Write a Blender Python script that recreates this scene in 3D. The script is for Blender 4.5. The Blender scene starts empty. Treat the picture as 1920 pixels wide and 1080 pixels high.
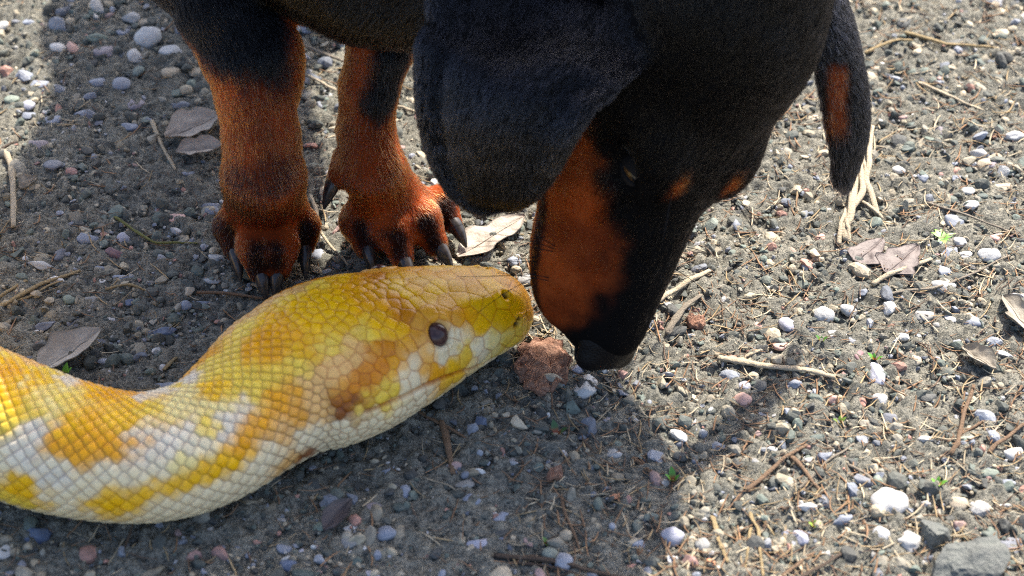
import bpy, math, random
import numpy as np
from mathutils import Vector, Matrix, kdtree

# ------------------------------------------------------------------ camera, sky, sun, exposure
S = bpy.context.scene
TH = math.radians(40.0); WID = 0.48; LENS = 85.0; DIST = WID * LENS / 36
CF = np.array([0, math.cos(TH), -math.sin(TH)]); CU = np.array([0, math.sin(TH), math.cos(TH)]); CR = np.array([1.0, 0, 0]); CC = -DIST * CF
cam_d = bpy.data.cameras.new('camera'); cam = bpy.data.objects.new('camera', cam_d); S.collection.objects.link(cam)
cam.location = CC; cam.rotation_euler = (math.radians(90) - TH, 0, 0)
cam_d.lens = LENS; cam_d.sensor_width = 36; cam_d.clip_start = 0.01; cam_d.clip_end = 500
cam_d.dof.use_dof = True; cam_d.dof.focus_distance = DIST - 0.005; cam_d.dof.aperture_fstop = 10.0
S.camera = cam
SUN_EL = math.radians(48); SUN_AZ = math.radians(26)          # azimuth from +Y towards +X
wd = bpy.data.worlds.new('World'); S.world = wd; wd.use_nodes = True
nt = wd.node_tree; sky = nt.nodes.new('ShaderNodeTexSky'); sky.sky_type = 'NISHITA'; sky.sun_disc = False
sky.sun_elevation = SUN_EL; sky.sun_rotation = SUN_AZ; sky.dust_density = 3.0; sky.air_density = .8; sky.ozone_density = .6
bg = nt.nodes['Background']; bg.inputs['Strength'].default_value = 0.15
nt.links.new(sky.outputs[0], bg.inputs[0])
sl = bpy.data.lights.new('sun', 'SUN'); sl.energy = 4.6; sl.angle = math.radians(1.2); sl.color = (1, 0.93, 0.82)
so = bpy.data.objects.new('sun', sl); S.collection.objects.link(so)
sdir = Vector((math.cos(SUN_EL) * math.sin(SUN_AZ), math.cos(SUN_EL) * math.cos(SUN_AZ), math.sin(SUN_EL)))
so.rotation_euler = sdir.to_track_quat('Z', 'Y').to_euler(); so.location = sdir * 3
S.view_settings.view_transform = 'Standard'; S.view_settings.look = 'None'; S.view_settings.gamma = 1.0
S.view_settings.exposure = 1.3
S.render.engine = 'CYCLES'; S.cycles_curves.shape = 'RIBBONS'
S.cycles.use_denoising = False; S.cycles.filter_width = 1.1; S.cycles.max_bounces = 6; S.cycles.sample_clamp_indirect = 3; S.cycles.diffuse_bounces = 3; S.cycles.glossy_bounces = 3; S.cycles.transmission_bounces = 3

# ------------------------------------------------------------------ helpers
rng = np.random.default_rng(7); random.seed(7)
COL = S.collection
def ray(px, py): return CF + CR * ((px - 960) / 1920 * 36 / LENS) + CU * ((540 - py) / 1920 * 36 / LENS)
def at(px, py, z=0.0):                      # the point at height z seen at a photograph pixel
    r = ray(px, py); return CC + r * ((z - CC[2]) / r[2])
def aty(px, py, y):                         # the point at depth y seen at a photograph pixel
    r = ray(px, py); return CC + r * ((y - CC[1]) / r[1])
def proj(P):
    P = np.asarray(P) - CC; d = P @ CF
    return np.stack([960 + P @ CR / d * LENS / 36 * 1920, 540 - P @ CU / d * LENS / 36 * 1920], -1)
def sstep(a, b, x): t = np.clip((x - a) / (b - a), 0, 1); return t * t * (3 - 2 * t)
def hash3(i, j, k, s=0):
    h = (i.astype(np.int64) * 73856093) ^ (j.astype(np.int64) * 19349663) ^ (k.astype(np.int64) * 83492791) ^ (s * 2654435761)
    h = (h ^ (h >> 13)) * 1274126177; h = (h ^ (h >> 16)) & 0xFFFFFF
    return h / float(0xFFFFFF)
def noise(P, s=0):                          # value noise, -1..1
    P = np.asarray(P, float); I = np.floor(P).astype(np.int64); f = P - I; f = f * f * (3 - 2 * f); out = 0
    for a in (0, 1):
        for b in (0, 1):
            for c in (0, 1):
                w = (f[..., 0] if a else 1 - f[..., 0]) * (f[..., 1] if b else 1 - f[..., 1]) * (f[..., 2] if c else 1 - f[..., 2])
                out = out + w * hash3(I[..., 0] + a, I[..., 1] + b, I[..., 2] + c, s)
    return out * 2 - 1
def fbm(P, o=3, s=0):
    P = np.asarray(P, float); r = 0; a = 1.0
    for k in range(o): r = r + a * noise(P * 2 ** k + 17.3 * k, s + k); a *= .5
    return r
def mesh_np(name, V, Fq, mat=None, parent=None, col=None, smooth=True, extra=None):
    me = bpy.data.meshes.new(name); V = np.asarray(V, np.float32); Fq = np.asarray(Fq, np.int32)
    n = Fq.shape[1]; me.vertices.add(len(V)); me.vertices.foreach_set('co', V.ravel())
    me.loops.add(Fq.size); me.loops.foreach_set('vertex_index', Fq.ravel()); me.polygons.add(len(Fq))
    me.polygons.foreach_set('loop_start', np.arange(0, Fq.size, n, dtype=np.int32))
    me.polygons.foreach_set('use_smooth', np.full(len(Fq), smooth)); me.update(calc_edges=True)
    if col is not None:
        a = me.color_attributes.new('tint', 'FLOAT_COLOR', 'POINT')
        c = np.ones((len(V), 4), np.float32); c[:, :3] = col; a.data.foreach_set('color', c.ravel())
    for k, v in (extra or {}).items():
        a = me.attributes.new(k, 'FLOAT', 'POINT'); a.data.foreach_set('value', np.asarray(v, np.float32))
    if mat: me.materials.append(mat)
    return link(name, me, parent)
def link(name, me, parent=None):
    o = bpy.data.objects.new(name, me); COL.objects.link(o)
    if parent: o.parent = parent
    return o
def empty(name, loc=(0, 0, 0)):
    o = bpy.data.objects.new(name, None); COL.objects.link(o); o.location = loc; o.empty_display_size = .02; return o
def tag(o, label=None, cat=None, group=None, kind=None):
    if label: o['label'] = label
    if cat: o['category'] = cat
    if group: o['group'] = group
    if kind: o['kind'] = kind
    return o
class M:                                    # a small wrapper for node materials
    def __init__(s, name, rough=.6, spec=.5):
        s.m = bpy.data.materials.new(name); s.m.use_nodes = True; s.t = s.m.node_tree; s.b = s.t.nodes['Principled BSDF']
        s.b.inputs['Roughness'].default_value = rough; s.b.inputs['Specular IOR Level'].default_value = spec
    def n(s, kind, **kw):
        x = s.t.nodes.new('ShaderNode' + kind)
        for k, v in kw.items(): setattr(x, k, v)
        return x
    def l(s, a, b): s.t.links.new(a, b)
    def attr(s, name='tint'): x = s.n('Attribute'); x.attribute_name = name; return x
    def tex(s, scale, detail=4, rough=.6, coord=None):
        x = s.n('TexNoise'); x.inputs['Scale'].default_value = scale; x.inputs['Detail'].default_value = detail; x.inputs['Roughness'].default_value = rough
        c = coord or s.n('TexCoord').outputs['Object']; s.l(c, x.inputs['Vector']); return x
    def mix(s, fac, a, b, mode='MIX'):
        x = s.n('Mix', data_type='RGBA', blend_type=mode)
        for v, i in ((fac, 0), (a, 6), (b, 7)):
            if hasattr(v, 'links'): s.l(v, x.inputs[i])
            else: x.inputs[i].default_value = v if i == 0 else (*v, 1)
        return x.outputs[2]
    def rng(s, v, a, b, c, d):
        x = s.n('MapRange'); s.l(v, x.inputs[0])
        for i, q in enumerate((a, b, c, d)): x.inputs[i + 1].default_value = q
        return x.outputs[0]
    def bump(s, h, dist, strength=1.0):
        x = s.n('Bump'); x.inputs['Distance'].default_value = dist; x.inputs['Strength'].default_value = strength
        s.l(h, x.inputs['Height']); s.l(x.outputs[0], s.b.inputs['Normal']); return x
    def base(s, c):
        if hasattr(c, 'links'): s.l(c, s.b.inputs['Base Color'])
        else: s.b.inputs['Base Color'].default_value = (*c, 1)

# ---- signed-distance sculpting: primitives blended on a grid, surfaced with surface nets
def smin(a, b, k):
    if k <= 0: return np.minimum(a, b)
    h = np.maximum(k - np.abs(a - b), 0) / k; return np.minimum(a, b) - h * h * k * .25
class Sculpt:
    def __init__(s, lo, hi, h):
        s.lo = np.array(lo, float); s.h = h; s.n = np.ceil((np.array(hi) - s.lo) / h).astype(int) + 1
        s.d = np.full(s.n, .5, np.float32); s.prims = []
    def box(s, lo, hi):
        a = np.maximum(np.floor((np.array(lo) - s.lo) / s.h).astype(int), 0); b = np.minimum(np.ceil((np.array(hi) - s.lo) / s.h).astype(int) + 1, s.n)
        if np.any(b <= a): return None, None
        sl = tuple(slice(i, j) for i, j in zip(a, b))
        g = np.stack(np.meshgrid(*[s.lo[i] + s.h * np.arange(a[i], b[i]) for i in range(3)], indexing='ij'), -1).astype(np.float32)
        return sl, g
    def put(s, f, lo, hi, k, flow=None, mode='add', part=''):
        m = k + 4 * s.h; sl, g = s.box(np.array(lo) - m, np.array(hi) + m)
        if mode == 'add': s.prims.append((f, flow, part))
        if sl is None: return
        v = f(g).astype(np.float32)
        if mode == 'add': s.d[sl] = smin(s.d[sl], v, k)
        else: s.d[sl] = -smin(-s.d[sl], v, k)
    def ell(s, c, r, k, R=None, flow=None, mode='add', part=''):
        c = np.array(c, np.float32); r = np.array(r, np.float32); Rm = np.eye(3) if R is None else np.array(R)
        def f(p):
            q = (p - c) @ Rm.astype(np.float32); k0 = np.linalg.norm(q / r, axis=-1); k1 = np.linalg.norm(q / (r * r), axis=-1)
            return k0 * (k0 - 1) / np.maximum(k1, 1e-6)
        m = np.abs(Rm) @ r; s.put(f, c - m, c + m, k, flow, mode, part)
    def cone(s, a, b, ra, rb, k, flow=None, mode='add', part=''):
        a = np.array(a, np.float32); b = np.array(b, np.float32); ab = b - a; L = float(ab @ ab)
        def f(p):
            t = np.clip((p - a) @ ab / L, 0, 1); return np.linalg.norm(p - a - t[..., None] * ab, axis=-1) - (ra + (rb - ra) * t)
        R_ = max(ra, rb); s.put(f, np.minimum(a, b) - R_, np.maximum(a, b) + R_, k, flow if flow is not None else ab, mode, part)
    def sheet(s, P, rad, k):                # P: n points of a mid-surface; rad: thickness radius per point
        t = np.full(s.n, .5, np.float32)
        for p, r in zip(P, rad):
            m = r + 4 * s.h; sl, g = s.box(p - m, p + m)
            if sl is None: continue
            t[sl] = np.minimum(t[sl], np.linalg.norm(g - p.astype(np.float32), axis=-1) - r)
        lo = np.min(P, 0) - .02; hi = np.max(P, 0) + .02; sl, g = s.box(lo, hi); del g
        s.d[sl] = smin(s.d[sl], t[sl], k)
    def surface(s, relax=2):
        d = s.d; n = d.shape; neg = d < 0
        c = np.zeros(np.array(n) - 1, np.int8)
        for i in (0, 1):
            for j in (0, 1):
                for k in (0, 1): c += neg[i:n[0] - 1 + i, j:n[1] - 1 + j, k:n[2] - 1 + k]
        cells = np.argwhere((c > 0) & (c < 8)); idx = np.full(c.shape, -1, np.int32); idx[tuple(cells.T)] = np.arange(len(cells))
        acc = np.zeros((len(cells), 3)); cnt = np.zeros(len(cells))
        for ax in range(3):
            o1, o2 = [a for a in range(3) if a != ax]
            for i in (0, 1):
                for j in (0, 1):
                    a = cells.copy(); a[:, o1] += i; a[:, o2] += j; b = a.copy(); b[:, ax] += 1
                    da = d[tuple(a.T)]; db = d[tuple(b.T)]; x = (da < 0) != (db < 0)
                    t = np.where(x, da / np.where(x, da - db, 1), 0); q = a.astype(float); q[:, ax] += t
                    acc[x] += q[x]; cnt[x] += 1
        V = acc / cnt[:, None] * s.h + s.lo; faces = []
        for ax in range(3):
            o1, o2 = (ax + 1) % 3, (ax + 2) % 3
            sa = [slice(None)] * 3; sb = [slice(None)] * 3; sa[ax] = slice(0, -1); sb[ax] = slice(1, None)
            ch = neg[tuple(sa)] != neg[tuple(sb)]; e = np.argwhere(ch)
            e = e[(e[:, o1] > 0) & (e[:, o2] > 0) & (e[:, o1] < n[o1] - 1) & (e[:, o2] < n[o2] - 1)]
            q = []
            for (i, j) in ((1, 1), (0, 1), (0, 0), (1, 0)):
                z = e.copy(); z[:, o1] -= i; z[:, o2] -= j; q.append(idx[tuple(z.T)])
            q = np.stack(q, 1); fl = ~neg[tuple(e.T)]; q[fl] = q[fl][:, ::-1]; faces.append(q)
        Fq = np.concatenate(faces); Fq = Fq[np.all(Fq >= 0, 1)]
        return relaxed(V, Fq, relax), Fq
def relaxed(V, Fq, it):
    e = np.concatenate([Fq[:, [0, 1]], Fq[:, [1, 2]], Fq[:, [2, 3]], Fq[:, [3, 0]]]); deg = np.maximum(np.bincount(e.ravel(), minlength=len(V)), 1)
    for i in range(it * 2):
        A = np.zeros_like(V)
        for ax in range(3): A[:, ax] = np.bincount(e[:, 0], V[e[:, 1], ax], len(V)) + np.bincount(e[:, 1], V[e[:, 0], ax], len(V))
        V = V + (.5 if i % 2 == 0 else -.52) * (A / deg[:, None] - V)
    return V
def smooth_attr(A, Fq, it):
    e = np.concatenate([Fq[:, [0, 1]], Fq[:, [1, 2]], Fq[:, [2, 3]], Fq[:, [3, 0]]]); deg = np.maximum(np.bincount(e.ravel(), minlength=len(A)), 1)
    for i in range(it):
        B = np.zeros_like(A)
        for ax in range(A.shape[1]): B[:, ax] = np.bincount(e[:, 0], A[e[:, 1], ax], len(A)) + np.bincount(e[:, 1], A[e[:, 0], ax], len(A))
        A = .5 * A + .5 * B / deg[:, None]
    return A
def normals(V, Fq):
    n = np.cross(V[Fq[:, 2]] - V[Fq[:, 0]], V[Fq[:, 3]] - V[Fq[:, 1]]); N = np.zeros_like(V)
    for c in range(4):
        for ax in range(3): N[:, ax] += np.bincount(Fq[:, c], n[:, ax], len(V))
    return N / np.maximum(np.linalg.norm(N, axis=1), 1e-12)[:, None]
def unit(v): return v / np.maximum(np.linalg.norm(v, axis=-1, keepdims=True), 1e-12)

# ------------------------------------------------------------------ ground
def gh(x, y):                               # height of the soil at a point
    x = np.asarray(x, float); y = np.asarray(y, float); P = np.stack([x, y, x * 0], -1)
    near = np.exp(-((x / .6) ** 2 + (y / .6) ** 2))
    h = .0022 * noise(P * 14, 1) + .0016 * noise(P * 45 + 3, 2) + near * .0008 * noise(P * 130 + 7, 3)
    return h - .0015
def gz(x, y): return float(gh(np.array([x]), np.array([y]))[0])
def axis(lo, hi, step, far):
    a = list(np.arange(lo, hi, step)); s = step
    while a[-1] < far: s *= 1.35; a.append(a[-1] + s)
    s = step; b = []; p = lo
    while p > -far: s *= 1.35; p -= s; b.append(p)
    return np.array(b[::-1] + a)
ax = axis(-.34, .34, .0015, 60); ay = axis(-.26, .36, .0015, 60)
gx, gy = np.meshgrid(ax, ay, indexing='xy'); gx = gx.ravel(); gy = gy.ravel()
P0 = np.stack([gx, gy, gx * 0], -1)
close = (np.abs(gx) < .5) & (np.abs(gy) < .5)
gzv = gh(gx, gy)
Pn = P0[close]
fine = .0020 * noise(Pn * 190, 5) + .0013 * noise(Pn * 430, 6) + .0006 * noise(Pn * 800 + 3, 9) + .0016 * np.maximum(noise(Pn * 210 + 5, 8), 0) ** 2
gzv[close] += fine
nx, ny = len(ax), len(ay); I = np.arange(nx * ny).reshape(ny, nx)
GF = np.stack([I[:-1, :-1], I[:-1, 1:], I[1:, 1:], I[1:, :-1]], -1).reshape(-1, 4)
m = M('soil', .95, .25)
a = m.tex(9, 5); b = m.tex(60, 6, .7); c = m.tex(420, 5, .75); d = m.tex(1500, 3, .7)
c1 = m.mix(m.rng(a.outputs[0], .35, .65, 0, 1), (.355, .335, .27), (.25, .245, .21))
c1 = m.mix(m.rng(b.outputs[0], .4, .7, 0, .8), c1, (.43, .40, .32))
c1 = m.mix(m.rng(c.outputs[0], .47, .60, 0, .85), c1, (.10, .10, .085))
c1 = m.mix(m.rng(d.outputs[0], .52, .62, 0, .8), c1, (.055, .06, .055))
c1 = m.mix(m.rng(d.outputs[0], .40, .30, 0, .5), c1, (.55, .52, .45))
m.base(c1); hsum = m.n('Math', operation='ADD'); m.l(c.outputs[0], hsum.inputs[0]); m.l(d.outputs[0], hsum.inputs[1])
m.bump(hsum.outputs[0], .002, 1)
ground = tag(mesh_np('ground', np.stack([gx, gy, gzv], -1), GF, m.m), 'dry packed sandy soil ground strewn with gravel', 'ground', kind='structure')

# stones: low-poly pebble shapes shared by gravel and pebbles
def icos(sub):
    import bmesh
    bm = bmesh.new(); bmesh.ops.create_icosphere(bm, subdivisions=sub, radius=1)
    v = np.array([x.co[:] for x in bm.verts]); f = np.array([[x.index for x in p.verts] for p in bm.faces]); bm.free(); return v, f
IC = {k: icos(k) for k in (1, 2, 3, 4)}
def stone_shape(sub, seed, angular):
    v, f = IC[sub]; r = np.random.default_rng(seed); v = v.copy()
    if angular:                             # cut by random planes
        for k in range(int(7 * angular) + 3):
            n = unit(r.normal(0, 1, 3)); c = r.uniform(.36, .85); d_ = v @ n - c; v = v - np.maximum(d_, 0)[:, None] * n * .93
    o = r.uniform(-50, 50, 3); v = v * (1 + .22 * noise(v * 1.1 + o, 3) + .07 * noise(v * 2.7 + o, 4) * (1 if sub > 1 else .5))[:, None]
    return v
PAL = dict(dark=[(.055, .064, .058), (.042, .046, .046), (.075, .083, .074), (.06, .072, .066), (.09, .09, .08)],
           blue=[(.19, .21, .25), (.24, .26, .31), (.14, .16, .20), (.28, .30, .34)],
           white=[(.50, .49, .47), (.58, .57, .54), (.45, .45, .46)],
           tan=[(.36, .31, .22), (.42, .36, .26), (.33, .29, .21), (.27, .25, .20)],
           pink=[(.42, .22, .17), (.36, .24, .22), (.30, .17, .15)],
           green=[(.11, .14, .12), (.09, .115, .10), (.15, .175, .15)])
m = M('gravel_stone', .75, .4); at_ = m.attr(); a = m.tex(900, 5, .7); b = m.tex(300, 3)
cc = m.mix(m.rng(a.outputs[0], .40, .7, 0, .6), at_.outputs[0], (.24, .225, .18), 'MIX')
cc = m.mix(.5, cc, at_.outputs[0]); cc = m.mix(m.rng(b.outputs[0], .45, .75, 0, .55), cc, (.06, .055, .05), 'MIX')
m.base(cc); m.bump(a.outputs[0], .0006, .8); MAT_GRAVEL = m.m
m = M('pebble_stone', .6, .45); at_ = m.attr(); a = m.tex(700, 6, .7); b = m.tex(160, 4, .65); c = m.tex(1800, 2)
cc = m.mix(m.rng(b.outputs[0], .42, .7, 0, .35), at_.outputs[0], (.32, .29, .23))
cc = m.mix(m.rng(a.outputs[0], .58, .70, 0, .55), cc, (.10, .095, .085)); cc = m.mix(m.rng(c.outputs[0], .6, .75, 0, .35), cc, (.75, .74, .72))
oi = m.n('ObjectInfo'); cc = m.mix(.22, cc, m.rng(oi.outputs['Random'], 0, 1, 0, .6))
m.base(cc); m.bump(a.outputs[0], .0007, .7); MAT_PEB = m.m
def gravel(name, n, lo, hi, x0, x1, y0, y1, sub, seed, sink, label, hole=None):
    r = np.random.default_rng(seed); shapes = [stone_shape(sub, seed * 31 + k, (k % 6 != 0) * 1.0) for k in range(24)]; f = IC[sub][1]; nv = len(IC[sub][0])
    X = r.uniform(x0, x1, n); Y = r.uniform(y0, y1, n)
    clump = noise(np.stack([X, Y, X * 0], -1) * 22, 11) + .5 * r.normal(0, 1, n); keep = clump > -.75
    if hole: keep &= ~((X > hole[0]) & (X < hole[1]) & (Y > hole[2]) & (Y < hole[3]))
    X = X[keep]; Y = Y[keep]; n = len(X)
    R_ = lo * (hi / lo) ** (r.random(n) ** 2.0); H = gh(X, Y)
    kinds = ['dark'] * 13 + ['green'] * 6 + ['blue'] * 3 + ['tan'] * 9 + ['white'] + ['pink']
    q = unit(r.normal(0, 1, (n, 4))); sc = np.stack([r.uniform(.8, 1.3, n), r.uniform(.7, 1.1, n), r.uniform(.45, .8, n)], -1)
    q = unit(q * (1, .25, .25, 1)); w, x, y, z = q.T
    Rm = np.stack([1 - 2 * (y * y + z * z), 2 * (x * y - z * w), 2 * (x * z + y * w), 2 * (x * y + z * w), 1 - 2 * (x * x + z * z), 2 * (y * z - x * w), 2 * (x * z - y * w), 2 * (y * z + x * w), 1 - 2 * (x * x + y * y)], -1).reshape(n, 3, 3)
    SH = np.stack(shapes)[np.arange(n) % 24] * (sc * R_[:, None])[:, None, :]
    V = np.einsum('kvj,kij->kvi', SH, Rm) + np.stack([X, Y, H + R_ * r.uniform(*sink, n)], -1)[:, None, :]
    allc = np.array([PAL[kd][j % len(PAL[kd])] for kd in kinds for j in range(4)])
    C_ = np.repeat((allc[r.integers(len(allc), size=n)] * r.uniform(.75, 1.35, (n, 1)))[:, None, :], nv, 1)
    F_ = (f[None] + (np.arange(n) * nv)[:, None, None]).reshape(-1, 3)
    o = mesh_np(name, V.reshape(-1, 3), F_, MAT_GRAVEL, None, C_.reshape(-1, 3), smooth=False)
    return tag(o, label, 'gravel', kind='stuff')
gravel('fine_gravel', 40000, .0006, .0021, -.33, .33, -.25, .36, 1, 3, (-.1, .35), 'fine dark and tan grit scattered over the soil')
gravel('coarse_gravel', 13500, .0014, .0050, -.33, .33, -.25, .36, 2, 5, (-.22, .26), 'small mixed dark grey green and tan gravel stones')
gravel('outer_gravel', 14000, .0014, .0048, -.75, .75, -.6, .85, 1, 9, (-.1, .3), 'sparse gravel on the soil around the animals', (-.33, .33, -.25, .36))
# ------------------------------------------------------------------ dog
HS = .0112                                  # head units (about a centimetre) to metres
HX = np.array([-.223, -.363, -.905]); HX /= np.linalg.norm(HX)
HZ = np.array([.651, -.746, .139]); HZ -= HX * (HX @ HZ); HZ /= np.linalg.norm(HZ); HY = np.cross(HZ, HX)
HR = np.stack([HX, HY, HZ], 1); HO = np.array([.0710, -.036, .123])
def hp(x, y, z): return HO + HR @ (np.array([x, y, z], float) * HS)
def hv(x, y, z): return HR @ np.array([x, y, z], float)
def hloc(P): return (np.asarray(P) - HO) @ HR / HS
sc = Sculpt((-.21, -.13, .001), (.21, .53, .33), .0019)
bk = hv(-1, 0, 0)
def he(c, r, k, part='head', flow=bk, mode='add'): sc.ell(hp(*c), np.array(r) * HS, k, HR, flow, mode, part)
def hc(a, b, ra, rb, k, part='head', flow=bk): sc.cone(hp(*a), hp(*b), ra * HS, rb * HS, k, flow, 'add', part)
def hcut(a, b, r):
    a = hp(*a).astype(np.float32); b = hp(*b).astype(np.float32); ab = b - a; L = float(ab @ ab); r_ = r * HS
    def f(p):
        t = np.clip((p - a) @ ab / L, 0, 1); return np.linalg.norm(p - a - t[..., None] * ab, axis=-1) - r_
    sc.put(f, np.minimum(a, b) - r_, np.maximum(a, b) + r_, .003, None, 'cut')
# torso, neck
nk = hp(-7.0, 0, -.6)
sh = np.array([-.088, .085, .215])
sc.cone(sh, (-.095, .22, .205), .074, .072, .03, part='torso'); sc.cone((-.095, .22, .205), (-.09, .40, .205), .070, .058, .03, part='torso')
sc.ell((-.085, .09, .175), (.055, .075, .058), .03, flow=(0, 1, -.3), part='chest')
sc.cone(aty(575, -95, .055), aty(690, -45, .045), .024, .026, .02, flow=(0, .3, -1), part='chest'); sc.cone(aty(690, -45, .045), aty(860, 0, .02), .026, .026, .02, flow=(-.6, .3, -1), part='chest')
sc.cone((-.01, .055, .172), (.078, .022, .170), .050, .046, .03, flow=(-1, .3, -.3), part='neck')  # extra neck mass hidden by the ear, added to keep sun off the snake's snout
sc.cone(sh + (.02, -.02, .02), nk, .066, .050, .03, flow=sh - nk, part='neck')
# head
he((-4.3, 0, .5), (5.1, 4.6, 3.7), .01); he((-.6, 0, .35), (3.6, 3.5, 2.25), .012)
for s in (-1, 1):
    he((.9, s * 2.0, 1.30), (1.7, 1.15, .95), .010); he((-2.0, s * 2.8, -1.5), (3.6, 1.8, 2.5), .014)
    he((5.2, s * 1.65, -2.2), (3.9, 1.5, 1.9), .008); he((2.0, s * 2.2, -1.9), (3.0, 1.5, 2.2), .010)
hc((1.2, 0, -.5), (8.6, 0, -1.1), 2.35, 1.66, .012); hc((-1.5, 0, -2.9), (7.3, 0, -3.3), 1.9, 1.0, .008)
for s in (-1, 1): he((1.9, s * 3.0, .45), (1.0, .55, .6), .006, mode='cut')
for s in (-1, 1):                           # lip line and muzzle creases
    hcut((1.6, s * 3.05, -3.1), (8.4, s * 1.75, -2.75), .16)
# legs: joints from paw to shoulder with radii
def leg(J, k=.003, part='leg'):
    for (a, ra), (b, rb) in zip(J[:-1], J[1:]): sc.cone(b, a, rb, ra, k, part=part)
RL = [(at(500, 420, .018), .0155), (at(499, 390, .026), .0182), (aty(494, 330, .012), .0183), (aty(489, 250, .020), .0168), (aty(476, 180, .026), .0165), (aty(456, 95, .034), .0192), (aty(408, 5, .045), .0200), (aty(375, -110, .070), .040)]
LL = [(at(738, 412, .016), .0150), (at(728, 378, .024), .0165), (aty(702, 320, .030), .0142), (aty(686, 240, .040), .0125), (aty(693, 160, .044), .0130), (aty(715, 80, .05), .0150), (aty(705, 0, .07), .022), (aty(665, -100, .09), .040)]
leg(RL, part='leg_right'); leg(LL, part='leg_left')
sc.ell(aty(530, 115, .040), (.009, .012, .020), .012, flow=(0, 0, -1), part='leg_right')
TOES = []
def toe(base, knuckle, tip, r, claw_len, part, bend=0.35):
    sc.cone(base, knuckle, r * .95, r * 1.04, .007, part=part); sc.cone(knuckle, tip, r * 1.04, r * .76, .004, part=part)
    TOES.append((np.array(knuckle), np.array(tip), r, claw_len, bend))
b = at(500, 405, .022)
for (kx, ky, kz), (tx, ty, tz), r in (((433, 425, .017), (440, 466, .011), .0074), ((480, 462, .020), (487, 503, .0115), .0083), ((524, 460, .020), (522, 500, .0115), .0083), ((568, 424, .017), (570, 458, .011), .0072)):
    toe(b + (at(kx, ky, kz) - b) * .25, at(kx, ky, kz), at(tx, ty, tz), r, .0140, 'toe_right')
sc.ell(at(502, 415, .012), (.018, .015, .010), .004, flow=(0, -1, -.5), part='leg_right')
b = at(735, 385, .022)
for (kx, ky, kz), (tx, ty, tz), r in (((674, 415, .016), (686, 458, .010), .0084), ((736, 428, .020), (752, 478, .011), .0082), ((792, 410, .020), (816, 456, .011), .0080), ((826, 378, .016), (846, 416, .010), .0070)):
    toe(b + (at(kx, ky, kz) - b) * .3, at(kx, ky, kz), at(tx, ty, tz), r, .0128, 'toe_left', .25)
sc.ell(at(742, 398, .011), (.020, .015, .009), .004, flow=(0, -1, -.5), part='leg_left')
TOES.append((aty(636, 318, .030), aty(630, 338, .028), .0045, .012, .3)); sc.cone(aty(650, 300, .034), aty(632, 335, .028), .007, .005, .005, part='toe_left')
# hind legs and tail, mostly out of the picture
for s in (-1, 1):
    sc.cone((-.09 + s * .035, .39, .19), (-.09 + s * .055, .36, .11), .050, .030, .02, part='leg_hind'); sc.cone((-.09 + s * .055, .36, .11), (-.09 + s * .055, .42, .06), .026, .015, .01, part='leg_hind')
    sc.cone((-.09 + s * .055, .42, .06), (-.09 + s * .055, .40, .018), .014, .014, .01, part='leg_hind'); sc.ell((-.09 + s * .055, .385, .014), (.02, .03, .0125), .008, flow=(0, -1, 0), part='leg_hind')
sc.cone((-.09, .44, .22), (-.09, .52, .17), .018, .010, .02, part='torso')
# ears: curved leather flaps
def ear_points(rows, bulge, n_u, n_v, folds=False):
    rows = np.array([np.concatenate([aty(*l), aty(*r_)]) for l, r_ in rows]); t = np.linspace(0, len(rows) - 1, n_v); i = np.clip(np.floor(t).astype(int), 0, len(rows) - 2); f = t - i
    def cr(a):                              # Catmull-Rom through the rows
        e = np.vstack([2 * a[0] - a[1], a, 2 * a[-1] - a[-2]]); p0, p1, p2, p3 = (e[i + k] for k in range(4)); f_ = f[:, None]
        return .5 * (2 * p1 + (p2 - p0) * f_ + (2 * p0 - 5 * p1 + 4 * p2 - p3) * f_ ** 2 + (3 * p1 - p0 - 3 * p2 + p3) * f_ ** 3)
    Lp, Rp = cr(rows[:, :3]), cr(rows[:, 3:]); u = np.linspace(0, 1, n_u)[None, :, None]; v = np.linspace(0, 1, n_v)[:, None, None]
    P = Lp[:, None] * (1 - u) + Rp[:, None] * u; w = np.linalg.norm(Rp - Lp, axis=1)[:, None, None]
    P = P + np.array(bulge) * (np.sin(np.pi * u) ** .8) * np.minimum(w / .06, 1) * (.5 + .5 * np.sin(np.pi * np.clip(v * 1.1, 0, 1)))
    T1 = np.gradient(P, axis=0); T2 = np.gradient(P, axis=1); Nn = unit(np.cross(T2, T1)); Nn = Nn * np.sign(np.sum(Nn * np.array(bulge), -1, keepdims=True) + 1e-12)
    if folds: P = P + Nn * (.0040 * np.exp(-((u - .05) / .045) ** 2) * (1 - v * .7) - .0045 * np.exp(-((u - .16) / .06) ** 2) * (1 - v * .7) + .0060 * np.sin(9 * u + 1.0) * np.exp(-(v / .35) ** 2) + .0022 * np.sin(5 * u - 3 * v) * (1 - v) + .0040 * np.exp(-((u - .97) / .05) ** 2) * np.exp(-((v - .45) / .3) ** 2) - .0040 * np.exp(-((u - .82) / .09) ** 2) * np.exp(-((v - .4) / .3) ** 2))
    return P
rowsR = [((842, -90, -.012), (1245, 45, -.052)), ((822, -10, -.022), (1222, 92, -.061)), ((822, 42, -.030), (1180, 138, -.072)), ((800, 72, -.036), (1150, 170, -.076)), ((790, 115, -.040), (1112, 202, -.080)), ((789, 185, -.046), (1078, 245, -.081)), ((799, 250, -.050), (1052, 290, -.079)),
         ((817, 305, -.053), (1028, 330, -.076)), ((842, 350, -.056), (1000, 364, -.072)), ((868, 377, -.058), (970, 383, -.060)), ((898, 391, -.059), (935, 391, -.060))]
ER = ear_points(rowsR, (-.003, -.007, .002), 80, 90, True)
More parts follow.
